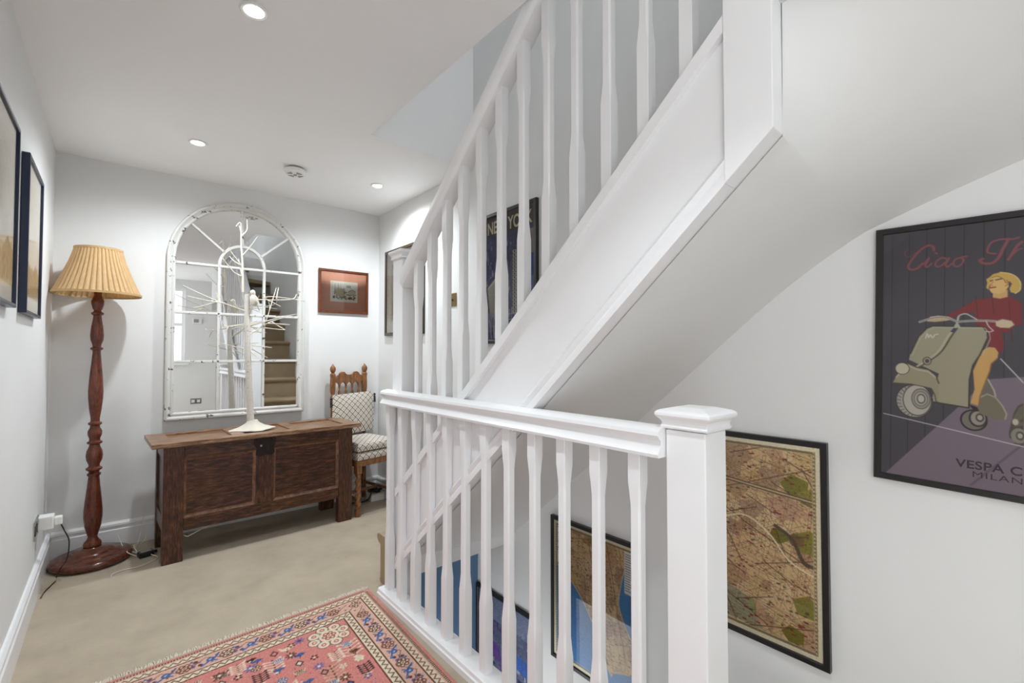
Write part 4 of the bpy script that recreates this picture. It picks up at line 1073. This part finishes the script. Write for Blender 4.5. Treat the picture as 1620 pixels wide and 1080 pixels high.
C.poly(sh_('fender'), (168, 158, 130)); C.line(sh_('fender')[:7], .0026, (80, 74, 62)); C.line(sh_('fender')[7:] + sh_('fender')[:1], .0022, (84, 78, 66)); C.line([(x, y + .006) for x, y in sh_('fender')[1:6]], .004, (198, 190, 164), .7)
ve('head', (84, 78, 66), 1.12); ve('head', (208, 200, 174)); ve('horn', (70, 66, 58)); ve('horn', (176, 168, 150), .8); ve('horn', (84, 78, 70), .5)
C.poly(sh_('shoe'), (58, 38, 26))
C.poly(sh_('handL'), (206, 178, 142)); C.poly(sh_('handR'), (216, 196, 166)); C.line(sh_('handR'), .0016, (140, 112, 86))
C.curve(sh_('bar'), .005, (206, 200, 192)); C.curve(sh_('bar'), .0016, (104, 98, 94)); C.curve(sh_('cable'), .0028, (206, 200, 192)); C.curve(sh_('cable2'), .0024, (206, 200, 192))
C.poly(sh_('stem'), (190, 184, 174)); C.poly(sh_('badge'), (72, 66, 96)); C.curve(sh_('script'), .002, (232, 228, 214))
C.poly(sh_('scoot2') + [(.33, .42), (.33, .56)], (86, 82, 70)); C.poly(sh_('scoot2b') + [(.32, .40), (.32, .5)], (112, 106, 88)); ve('h2', (206, 196, 172)); ve('w3', (150, 142, 130)); ve('w3b', (86, 80, 74)); ve('w3b', (186, 178, 164), .6)
C.poly([(.30, .40), (.40, .38), (.45, .44), (.44, .52), (.36, .55), (.29, .52)], (104, 98, 82)); C.ell(.40, .52, .035, .035, (60, 56, 54)); C.ell(.40, .52, .022, .022, (168, 160, 148))
C.line(sh_('rod'), .0026, (206, 200, 192))
# copperplate greeting
for k, wd in (('C', .0058), ('C2', .0014), ('i', .0042), ('idot', .005), ('a', .0042), ('o', .0042), ('T', .0044), ('T2', .0062), ('h', .0056), ('h2', .0034)):
    C.curve(sh_(k), wd, (150, 86, 92))
lay(C, t, P, U2, V2, bw, bw, .0125)
tm = Matrix((( -N.x * 0 + U2.x, -V2.x, N.x, 0), (U2.y, -V2.y, N.y, 0), (U2.z, -V2.z, N.z, 0), (0, 0, 0, 1)))
M['ink'] = plain('dark_ink', rgb(52, 38, 44), .6, var=.03)
def wall_text(body, size, a, c, sx=1.0, space=1.0, bold=0.0, mat=None, tt=t, PP=P, MM=tm, d=.0130):
    m = MM.copy(); p = PP(a, c, d); m.translation = p
    text_mesh('lettering', body, size, mat or M['ink'], tt, m, bold, sx, space)
wall_text('VESPA CLUB', .0285, .2545, .6345, 1.05, 1.05, .0006)
wall_text('MILANO', .0205, .2545, .6545, 1.35, 1.12, .0)

# ---- street maps on the right wall
def street_map(w, h, cell, seed, water=False):
    r = np.random.default_rng(seed)
    C = Canvas(w, h, cell, (208, 182, 138))
    # tinted districts
    for k in range(70):
        x, y = r.uniform(0, w), r.uniform(0, h); n = r.integers(4, 7); rr = r.uniform(.02, .07); a0 = r.uniform(0, 6.28)
        c = [(206, 182, 138), (186, 154, 112), (214, 192, 150), (178, 150, 118), (196, 160, 128), (204, 178, 128)][r.integers(0, 6)]
        C.poly([(x + rr * r.uniform(.6, 1.2) * math.cos(a0 + 6.28 * i / n), y + rr * r.uniform(.6, 1.2) * math.sin(a0 + 6.28 * i / n)) for i in range(n)], c, .75)
    return C, r
def streets(C, r, a, sp, c, wd, alpha=.6, keep=.85):
    L = math.hypot(C.w, C.h); d = np.array([math.cos(a), math.sin(a)]); p = np.array([-d[1], d[0]]); ctr = np.array([C.w / 2, C.h / 2])
    s = -L / 2
    while s < L / 2:
        s += sp * r.uniform(.7, 1.3)
        if r.random() > keep: continue
        u0 = r.uniform(-L / 2, 0); u1 = r.uniform(0, L / 2); A = ctr + p * s + d * u0; B = ctr + p * (s + r.uniform(-.01, .01)) + d * u1
        L2 = np.hypot(*(B - A)); q = 0.0
        while q < L2:
            e = q + r.uniform(.02, .11) * (2.2 if wd > .0025 else 1); a0 = A + (B - A) * q / L2; a1 = A + (B - A) * min(e, L2) / L2
            if r.random() < .72: C.line([a0, a1 + p * r.uniform(-.006, .006)], wd, c, alpha)
            q = e
def dots(C, r, n, c, s0, s1):
    for k in range(n):
        x, y = r.uniform(0, C.w), r.uniform(0, C.h); s = r.uniform(s0, s1)
        C.rect(x, y, x + s * r.uniform(1, 3), y + s, c, .7)
BW = .018
def map_edge(C):
    w, h = C.w, C.h
    for q, c, wd in ((.007, (226, 216, 190), .014), (.0185, (128, 112, 84), .007), (.023, (206, 190, 150), .0016)):
        C.line([(q, q), (w - q, q), (w - q, h - q), (q, h - q), (q, q)], wd, c)
    k = 0
    while k * .012 < h:
        C.rect(w - .021, k * .012, w - .0165, k * .012 + .006, (206, 190, 152)); C.rect(.0165, k * .012, .021, k * .012 + .006, (206, 190, 152)); k += 1

# brown city plan beside the near newel
t, P, U2, V2, N = picture('framed_map', 'black framed brown city plan beside the near newel post', 'map', (XR, .935, .877), w=.468, h=.685, bw=BW, dep=.020, fmat=M['black'], **RW)
C, r = street_map(.432, .649, .0018, 3)
for x, y, s, c in ((.36, .13, .05, (132, 128, 48)), (.40, .16, .04, (148, 142, 60)), (.31, .30, .035, (120, 124, 40)), (.395, .30, .055, (140, 138, 58)), (.39, .50, .05, (136, 130, 52)), (.35, .60, .04, (128, 122, 46)), (.36, .30, .03, (120, 100, 64)), (.20, .56, .05, (150, 152, 100)), (.24, .12, .03, (200, 172, 116))):
    n = 5; C.poly([(x + s * math.cos(6.28 * i / n + x * 9) * .9, y + s * .75 * math.sin(6.28 * i / n + x * 9)) for i in range(n)], c, .9)
C.poly([(.12, .50), (.20, .53), (.26, .62), (.12, .62)], (162, 158, 128))
for a, sp in ((.25, .007), (1.75, .009), (.95, .016), (-.55, .018)): streets(C, r, a, sp, (126, 94, 66), .0014, .65, .9)
for a, sp in ((.45, .09), (-.35, .10), (1.1, .14)): streets(C, r, a, sp, (96, 68, 52), .003, .8, .9)
dots(C, r, 1500, (112, 78, 62), .0014, .003); dots(C, r, 160, (128, 50, 44), .003, .006); dots(C, r, 160, (70, 56, 44), .002, .005)
C.curve([(.10, .30), (.20, .26), (.28, .30), (.34, .37), (.42, .40)], .006, (226, 214, 184), .8); C.curve([(.30, .27), (.35, .30), (.38, .36), (.41, .37)], .012, (92, 80, 62), .8)
for y in (.168, .177): C.line([(0, y - .04), (.432, y + .0)], .004, (104, 86, 62))
C.line([(0, .1325), (.432, .1725)], .0035, (206, 188, 148))
map_edge(C); C.px = np.clip(C.px * 1.12, 0, 1); C.speckle(.035)
lay(C, t, P, U2, V2, BW, BW, .0125)

# island map with blue rivers
t, P, U2, V2, N = picture('framed_map', 'black framed map with blue rivers seen behind the landing balusters', 'map', (XR, 1.645, .358), w=.520, h=.68, bw=BW, dep=.020, fmat=M['black'], **RW)
C, r = street_map(.484, .644, .0024, 5)
for a, sp in ((1.35, .012), (-.22, .014)): streets(C, r, a, sp, (128, 98, 62), .002, .6, .95)
streets(C, r, 1.35, .05, (104, 74, 48), .003, .7)
dots(C, r, 1400, (110, 80, 52), .002, .004); dots(C, r, 150, (150, 88, 40), .003, .006)
C.poly([(.215, 0), (.255, .0), (.30, .13), (.265, .14)], (128, 140, 52))
wa = (74, 132, 184)
C.poly([(0, .20), (.10, .25), (.19, .33), (.26, .43), (.30, .52), (.36, .60), (.40, .644), (0, .644)], wa); C.curve([(0, .20), (.10, .25), (.19, .33), (.26, .43), (.30, .52), (.36, .60)], .005, (206, 190, 150))
C.poly([(.484, .04), (.43, .06), (.40, .16), (.385, .26), (.42, .34), (.46, .40), (.484, .42)], wa); C.curve([(.43, .06), (.40, .16), (.385, .26), (.42, .34), (.46, .40)], .005, (206, 190, 150))
C.poly([(.30, .644), (.36, .56), (.44, .53), (.484, .54), (.484, .644)], wa)
for k in range(14): C.line([(.02, .34 + .02 * k), (.12 + .01 * k, .36 + .02 * k)], .0012, (50, 96, 146), .6)
C.rect(.415, .02, .475, .20, (226, 224, 220))
for k in range(16): C.line([(.42, .035 + .01 * k), (.42 + .05 * r.uniform(.4, 1), .035 + .01 * k)], .003, (84, 84, 88), .8)
C.rect(.0, .0, .035, .20, (226, 222, 214))
for k in range(18): C.line([(.004, .01 + .01 * k), (.004 + .026 * r.uniform(.4, 1), .01 + .01 * k)], .003, (90, 86, 80), .8)
map_edge(C); C.px = np.clip(C.px * 1.12, 0, 1); C.speckle(.03)
lay(C, t, P, U2, V2, BW, BW, .0125)

# violet and blue skyline poster, the lowest of the three
t, P, U2, V2, N = picture('framed_poster', 'black framed violet and blue city poster, lowest on the stairwell wall', 'poster', (XR, 2.268, -.203), w=.50, h=.70, bw=BW, dep=.020, fmat=M['black'], **RW)
C = Canvas(.464, .664, .003, (104, 108, 136))
C.rect(0, 0, .47, .13, (140, 150, 176))
r = np.random.default_rng(9)
for k in range(260):
    x, y = r.uniform(0, .46), r.uniform(.10, .66); c = [(92, 96, 128), (120, 124, 146), (84, 52, 122), (48, 82, 150), (44, 46, 72), (170, 172, 182), (116, 68, 134)][r.integers(0, 7)]
    C.rect(x, y, x + r.uniform(.006, .04), y + r.uniform(.004, .03), c, .85)
C.poly([(0, .22), (.20, .26), (.21, .34), (0, .33)], (110, 70, 150), .8); C.poly([(.25, .21), (.47, .25), (.47, .33), (.26, .29)], (62, 104, 176), .8)
for k in range(26):
    x = r.uniform(0, .46); C.line([(x, .06 + r.uniform(0, .1)), (x + r.uniform(-.1, .1), .66)], .003, (66, 66, 96), .5)
C.speckle(.05)
lay(C, t, P, U2, V2, BW, BW, .0125)

# NEW YORK poster on the wall above the stairs
t, P, U2, V2, N = picture('framed_poster', 'black framed blue skyscraper poster on the wall behind the stair balusters', 'poster', (XR, 2.205, 1.958), w=.462, h=.752, bw=.020, dep=.022, fmat=M['black'], **RW)
C = Canvas(.422, .712, .0026, (64, 58, 52))
r = np.random.default_rng(12)
C.rect(0, .11, .43, .72, (62, 66, 104))
for k in range(520):
    x, y = r.uniform(0, .42), r.uniform(.12, .70); c = [(50, 54, 96), (84, 90, 140), (108, 112, 150), (40, 42, 70), (74, 84, 150), (146, 148, 168), (92, 84, 110)][r.integers(0, 7)]
    w_ = r.uniform(.004, .016); C.rect(x, y, x + w_, y + r.uniform(.01, .06), c, .8)
C.poly([(.245, .215), (.262, .20), (.279, .215), (.279, .56), (.245, .56)], (60, 62, 92))
for k in range(17):
    y = .222 + .0205 * k
    C.rect(.248, y, .276, y + .0165, (222, 214, 186)); C.rect(.255, y + .003, .269, y + .0135, (58, 56, 74))
for y in (.57, .60, .63): C.line([(.18, y), (.40, y)], .004, (170, 176, 206))
for k in range(10): C.line([(.16 + .026 * k, .56), (.16 + .026 * k, .70)], .003, (150, 158, 200))
C.poly([(.02, .41), (.09, .36), (.11, .55), (.05, .60)], (200, 194, 178))
for k in range(16): C.line([(.02 + .006 * k, .42 - .003 * k), (.05 + .004 * k, .60 - .003 * k)], .0018, (74, 72, 90), .8)
for k in range(24):
    a = r.uniform(-.4, .4); C.line([(.02 + .004 * k, .56), (.04 + .004 * k + a * .05, .70)], .003, (186, 190, 214) if k % 2 else (46, 48, 84), .8)
C.rect(.36, .13, .42, .26, (150, 142, 138)); C.rect(.36, .26, .42, .6, (66, 96, 168))
for k in range(6): C.line([(.36 + .01 * k, .38), (.36 + .01 * k, .62)], .003, (160, 176, 212))
lay(C, t, P, U2, V2, .020, .020, .0135)
M['cream_ink'] = plain('cream_ink', rgb(224, 214, 186), .6, var=.03)
tm2 = Matrix(((U2.x, -V2.x, N.x, 0), (U2.y, -V2.y, N.y, 0), (U2.z, -V2.z, N.z, 0), (0, 0, 0, 1)))
wall_text('NEW YORK', .098, .231, .118, .74, 1.0, .002, M['cream_ink'], t, P, tm2, .0142)

# dark framed picture further along the same wall
t, P, U2, V2, N = picture('framed_picture', 'dark framed pale print on the right wall behind the far newel post', 'picture', (XR, 3.525, 1.965), w=.61, h=.675, bw=.024, dep=.022, fmat=M['brown_frame'], **RW)
C = Canvas(.562, .627, .008, (214, 208, 196)); C.rect(.08, .09, .48, .54, (192, 184, 166)); C.rect(.10, .12, .46, .30, (206, 204, 198)); C.poly([(.10, .40), (.22, .27), (.33, .36), (.46, .25), (.46, .52), (.10, .52)], (150, 142, 120)); C.speckle(.02)
lay(C, t, P, U2, V2, .024, .024, .0125)

# small print with terracotta mount on the back wall
t, P, U2, V2, N = picture('framed_picture', 'small town sketch in red-brown frame with terracotta mount above the chair', 'picture', (1.168, YB, 1.806), U=(1, 0, 0), N=(0, -1, 0), w=.392, h=.340, bw=.017, dep=.020, fmat=M['redwood'])
MB().add([P(.017, .017, .010), P(.375, .017, .010), P(.375, .323, .010), P(.017, .323, .010)], [(0, 1, 2, 3)]).build('mount', M['mount'], t)
C = Canvas(.216, .162, .0018, (226, 222, 206))
r = np.random.default_rng(4)
C.rect(.012, .010, .204, .152, (222, 220, 208))
for k in range(90):
    x, y = r.uniform(.016, .19), r.uniform(.075, .135); c = [(172, 164, 124), (120, 112, 84), (196, 186, 148), (84, 78, 62), (146, 130, 96), (60, 56, 50)][r.integers(0, 6)]
    C.rect(x, y, x + r.uniform(.004, .02), y + r.uniform(.002, .012), c, .8)
for x, top in ((.036, .034), (.060, .028), (.066, .040), (.080, .030), (.048, .056), (.110, .062)):
    C.poly([(x, top), (x + .007, .10), (x - .007, .10)], (132, 122, 90)); C.line([(x, top - .01), (x, top + .02)], .0018, (70, 64, 54))
C.poly([(.045, .06), (.105, .055), (.108, .12), (.042, .12)], (170, 160, 116), .8)
C.poly([(.14, .08), (.17, .064), (.20, .074), (.2, .10), (.14, .10)], (190, 186, 166)); C.curve([(.14, .08), (.17, .064), (.2, .074)], .003, (60, 58, 52))
for k in range(6): C.line([(.128 + .006 * k, .030), (.128 + .006 * k, .046)], .003, (70, 66, 56), .8)
for k in range(20): C.ell(r.uniform(.02, .2), r.uniform(.118, .14), .006, .004, [(52, 48, 44), (96, 86, 62), (120, 60, 50)][k % 3], .9)
C.speckle(.03)
lay(C, t, P, U2, V2, .088, .088, .0106)

# two navy box frames on the left wall
def left_frame(label, y0):
    t, P, U2, V2, N = picture('framed_picture', label, 'picture', (XL, y0, 1.905), w=.43, h=.603, bw=.013, dep=.024, fmat=M['navy'], glass='glass_matt', **LW)
    t['group'] = 'navy box frames on the left wall'
    C = Canvas(.404, .577, .005, (220, 212, 198))
    r = np.random.default_rng(int(y0 * 10))
    C.rect(.0, .40, .41, .58, (196, 176, 144)); C.poly([(0, .42), (.1, .38), (.2, .43), (.3, .37), (.41, .41), (.41, .50), (0, .53)], (172, 146, 108))
    for k in range(40):
        x = r.uniform(0, .38); y = r.uniform(.39, .5); C.curve([(x, y), (x + .02, y - .02), (x + .03, y + .01), (x + .02, y + .04)], .004, [(140, 112, 76), (210, 196, 168), (120, 96, 66)][k % 3], .7)
    C.rect(0, .52, .41, .58, (226, 220, 208))
    for k in range(20): C.curve([(r.uniform(0, .4), r.uniform(.05, .35)) for _ in range(3)], .004, (204, 192, 172), .4)
    lay(C, t, P, U2, V2, .013, .013, .014)
left_frame('navy box frame picture on the left wall, the one nearer the floor lamp', 2.495)
left_frame('navy box frame picture cut by the left edge of the picture', 1.835)

# light switch, thermostat and socket
t = thing('light_switch', 'small brass light switch on the right wall behind the stair balusters', 'switch', (XR, 2.553, 1.497))
MB().box(-.006, 0, -.043, .043, -.043, .043).build('plate', M['brass'], t, bevel=.003)
MB().lathe([(.009, -.012), (.009, -.006)], 16, (0, 0, 0), 'x').build('collar', M['brass'], t, smooth=True)
MB().tube([(-.010, 0, 0), (-.026, 0, .008)], [.004, .005], 10).build('toggle', M['brass'], t, smooth=True)
t = thing('thermostat', 'white wall thermostat seen reflected in the arched mirror', 'thermostat', (.955, YR, 1.66))
MB().box(-.06, .06, 0, .022, -.045, .045).build('case', M['plastic'], t, bevel=.006)
MB().box(-.045, .02, .022, .0235, -.025, .03).build('display', M['plastic_grey'], t)
t = thing('wall_socket', 'brushed metal wall socket seen low in the arched mirror', 'socket', (.955, YR, .40))
MB().box(-.073, .073, 0, .006, -.043, .043).build('plate', M['chrome'], t, bevel=.003)
for x in (-.036, .036): MB().box(x - .02, x + .02, .006, .0075, -.022, .022).build('insert', M['plastic'], t)

# =================================================================== patterned rug
rg = thing('patterned_rug', 'rose red patterned wool rug with cream fringe on the beige carpet', 'rug', (.952, 2.212, 0))
RWd, RLn = 1.10, 1.75
ra_ = np.array([-.9991, -.042, 0]); rb_ = np.array([-.036, -.9993, 0])
C = Canvas(RWd, RLn, .003, (198, 128, 120))
ROSE, PEACH, CREAM, BROWN, BLUE, VIOL, DARK = (198, 128, 120), (206, 166, 148), (214, 200, 176), (98, 64, 52), (72, 94, 142), (112, 96, 146), (66, 50, 50)
def frame_band(d0, d1, c):
    m_ = (np.minimum(np.minimum(C.X, RWd - C.X), C.Y) >= d0) & (np.minimum(np.minimum(C.X, RWd - C.X), C.Y) < d1)
    C.px[m_] = np.array(c) / 255
B0, B1, B2, B3, B4, B5, B6, B7 = .018, .028, .034, .062, .068, .142, .148, .178
frame_band(0, B0, (202, 132, 122)); frame_band(B0, B1, BROWN); frame_band(B1, B2, PEACH); frame_band(B2, B3, CREAM); frame_band(B3, B4, BROWN)
frame_band(B4, B5, PEACH); frame_band(B5, B6, BROWN); frame_band(B6, B7, CREAM); frame_band(B7, B7 + .007, BROWN)
k = 0
while k * .009 < RLn:    # dashes on the outer guard
    for a in (k * .009,):
        C.rect(B0, a, B1, a + .004, CREAM, .8); C.rect(a, B0, a + .004, B1, CREAM, .8)
    k += 1
def zig(d, amp, stp, c, wd):
    n = int(RLn / stp)
    C.line([(d + (amp if i % 2 else -amp), d + stp * i) for i in range(n)], wd, c)
    C.line([(d + stp * i, d + (amp if i % 2 else -amp)) for i in range(int(RWd / stp))], wd, c)
zig((B2 + B3) / 2, .009, .014, BROWN, .0045); zig((B6 + B7) / 2, .009, .014, BROWN, .0045)
zig((B2 + B3) / 2, .009, .014, (150, 90, 80), .0015)
r = np.random.default_rng(21)
def rosette(x, y, s, c1, c2, n=6):
    for i in range(n):
        a = 6.283 * i / n
        C.ell(x + s * math.cos(a), y + s * math.sin(a), s * .55, s * .55, c1)
        C.ell(x + s * math.cos(a), y + s * math.sin(a), s * .28, s * .28, c2)
    C.ell(x, y, s * .45, s * .45, c2)
    C.ell(x, y, s * .22, s * .22, c1)
mid = (B4 + B5) / 2
def border(along):
    L = RLn if along == 'y' else RWd
    T = (lambda s, d: (d, s)) if along == 'y' else (lambda s, d: (s, d))
    s = mid + .10; k = 0
    while s < L:
        x, y = T(s, mid)
        rosette(x, y, .017, BROWN, CREAM if k % 2 else PEACH)
        C.curve([T(s - .0675, mid - .022), T(s - .034, mid), T(s, mid + .028), T(s + .034, mid), T(s + .0675, mid - .022)], .003, BROWN, .8)
        for e in (-.05, -.034, .034, .05): C.ell(*T(s + e, mid + (.018 if abs(e) > .04 else -.016)), .0045, .0045, [BLUE, BROWN, VIOL][k % 3])
        q = s + .055
        # blue palmette and its vine
        C.curve([T(q - .030, mid - .024), T(q - .012, mid + .002), T(q + .008, mid + .012), T(q + .030, mid + .026)], .007, BLUE)
        C.ell(*T(q, mid), .013, .013, BLUE); C.ell(*T(q, mid), .006, .006, (150, 168, 200)); C.line([T(q - .02, mid + .02), T(q - .004, mid + .004)], .006, BLUE)
        C.ell(*T(q + .026, mid + .020), .007, .007, (96, 116, 168))
        q = s + .10
        C.ell(*T(q, mid - .014), .008, .008, BROWN); C.ell(*T(q + .008, mid + .012), .007, .007, VIOL); C.ell(*T(q - .012, mid + .014), .007, .007, BROWN); C.line([T(q - .015, mid - .004), T(q + .018, mid - .002)], .005, VIOL)
        C.ell(*T(q + .012, mid - .022), .005, .005, BLUE)
        s += .135; k += 1
border('x'); border('y')
rosette(mid, mid, .018, BROWN, CREAM, 4)
C.line([(B4, B4), (B5, B5)], .004, BROWN, .6)
# field: corner medallion, small trees, birds and stars
F = B7 + .007
def medallion(x, y, s):
    for i in range(8):
        a = 6.283 * i / 8 + .2
        px_, py_ = x + s * math.cos(a), y + s * .9 * math.sin(a)
        C.ell(px_, py_, s * .40, s * .40, DARK); C.ell(px_, py_, s * .36, s * .36, CREAM); C.ell(px_, py_, s * .16, s * .16, (176, 90, 82)); C.ell(px_, py_, s * .08, s * .08, CREAM)
    C.ell(x, y, s * .62, s * .62, CREAM); rosette(x, y, s * .30, (150, 70, 66), CREAM)
medallion(F + .085, F + .075, .062)
def bush(x, y, s, c):
    C.line([(x, y - s), (x, y + s * 1.4)], .005, BROWN)
    for j in range(5):
        for i in (-1, 1):
            yy = y - s + s * .45 * j; C.line([(x, yy + s * .3), (x + i * s * .75, yy)], .004, c); C.ell(x + i * s * .8, yy, .005, .005, c)
    C.poly([(x, y + s * 1.2), (x + .012, y + s * 1.4), (x, y + s * 1.6), (x - .012, y + s * 1.4)], CREAM)
bush(F + .045, F + .21, .045, CREAM); bush(F + .14, F + .30, .04, (190, 170, 140)); bush(F + .30, F + .12, .035, CREAM)
def star(x, y, s, c, c2):
    for i in range(4):
        a = 3.1416 * i / 4; C.line([(x - s * math.cos(a), y - s * math.sin(a)), (x + s * math.cos(a), y + s * math.sin(a))], s * .36, c)
    C.ell(x, y, s * .35, s * .35, c2)
def bird(x, y, s, c):
    C.poly([(x - s, y), (x - s * .2, y - s * .5), (x + s * .5, y - s * .2), (x + s, y - s * .7), (x + s * .8, y + s * .2), (x, y + s * .5)], c); C.line([(x, y + s * .4), (x + .004, y + s * .9)], .003, DARK); C.ell(x + s * .95, y - s * .6, .004, .004, CREAM)
def cluster(x, y, c):
    for i in range(5): C.ell(x + .011 * math.cos(i * 1.257), y + .011 * math.sin(i * 1.257), .0045, .0045, c)
    C.ell(x, y, .004, .004, CREAM)
def hour(x, y, s, c):
    C.poly([(x - s, y - s * .6), (x + s, y - s * .6), (x + s * .5, y), (x + s, y + s * .7), (x - s, y + s * .7), (x - s * .5, y)], c)
    for i in range(6): C.line([(x - s + i * s * .4, y - s * .55), (x - s * .6 + i * s * .24, y + s * .6)], .0028, CREAM)
star(F + .19, F + .03, .018, VIOL, BROWN); star(F + .37, F + .08, .020, VIOL, CREAM); hour(F + .46, F + .05, .028, BROWN); bird(F + .24, F + .05, .026, CREAM); bird(F + .21, F + .12, .024, BLUE); bird(F + .36, F + .03, .020, DARK)
cells = []
for i in range(13):
    for j in range(24):
        x = F + .045 + i * .061 + r.uniform(-.011, .011); y = F + .04 + j * .062 + r.uniform(-.012, .012)
        if x > RWd - F - .03 or (x < F + .18 and y < F + .17): continue
        k = (i * 3 + j * 5) % 7
        c = [VIOL, BLUE, CREAM, BROWN, DARK][r.integers(0, 5)]
        if k == 0: star(x, y, .018, c, CREAM)
        elif k == 1: bird(x, y, .022, [CREAM, BLUE, BROWN][r.integers(0, 3)])
        elif k == 2: cluster(x, y, c)
        elif k == 3: hour(x, y, .020, [BROWN, BLUE, VIOL][r.integers(0, 3)])
        elif k == 4: bush(x, y, .026, c)
        elif k == 5: C.poly([(x, y - .02), (x + .016, y), (x, y + .02), (x - .016, y)], DARK); C.poly([(x, y - .012), (x + .010, y), (x, y + .012), (x - .010, y)], [CREAM, ROSE, BLUE][r.integers(0, 3)])
        else: rosette(x, y, .012, c, CREAM)
for k in range(420):
    x, y = r.uniform(F, RWd - F), r.uniform(F, RLn)
    s = .0035; C.rect(x, y, x + s, y + s * r.uniform(1, 2.4), [BROWN, DARK, CREAM, VIOL, (168, 76, 76)][r.integers(0, 5)], .8)
C.speckle(.030)
hg = .009 + rng.normal(0, .0005, C.X.shape)
e_ = np.minimum(np.minimum(C.X, RWd - C.X), C.Y)
hg = np.where(e_ < .003, .001, np.where(e_ < .007, .007, hg))
C.build('pile', M['rug'], rg, (0, 0, 0), ra_, rb_, hg)
# fringe along the far edge
m = MB(); r = np.random.default_rng(8)
for k in range(210):
    s = .004 + k * RWd / 211
    p = ra_ * s; L = r.uniform(.024, .042); dx = r.uniform(-.012, .012)
    o = -rb_
    P0 = Vector(p) + Vector((0, 0, .005))
    m.tube([P0, P0 + Vector(o) * L * .5 + Vector((dx * .3, 0, .001)), P0 + Vector(o) * L + Vector((dx, 0, -.003))], [.0016, .0020, .0009], 4)
fr_ = m.build('fringe', M['paper'], rg); fr_['kind'] = 'stuff'
bpy.context.view_layer.update()
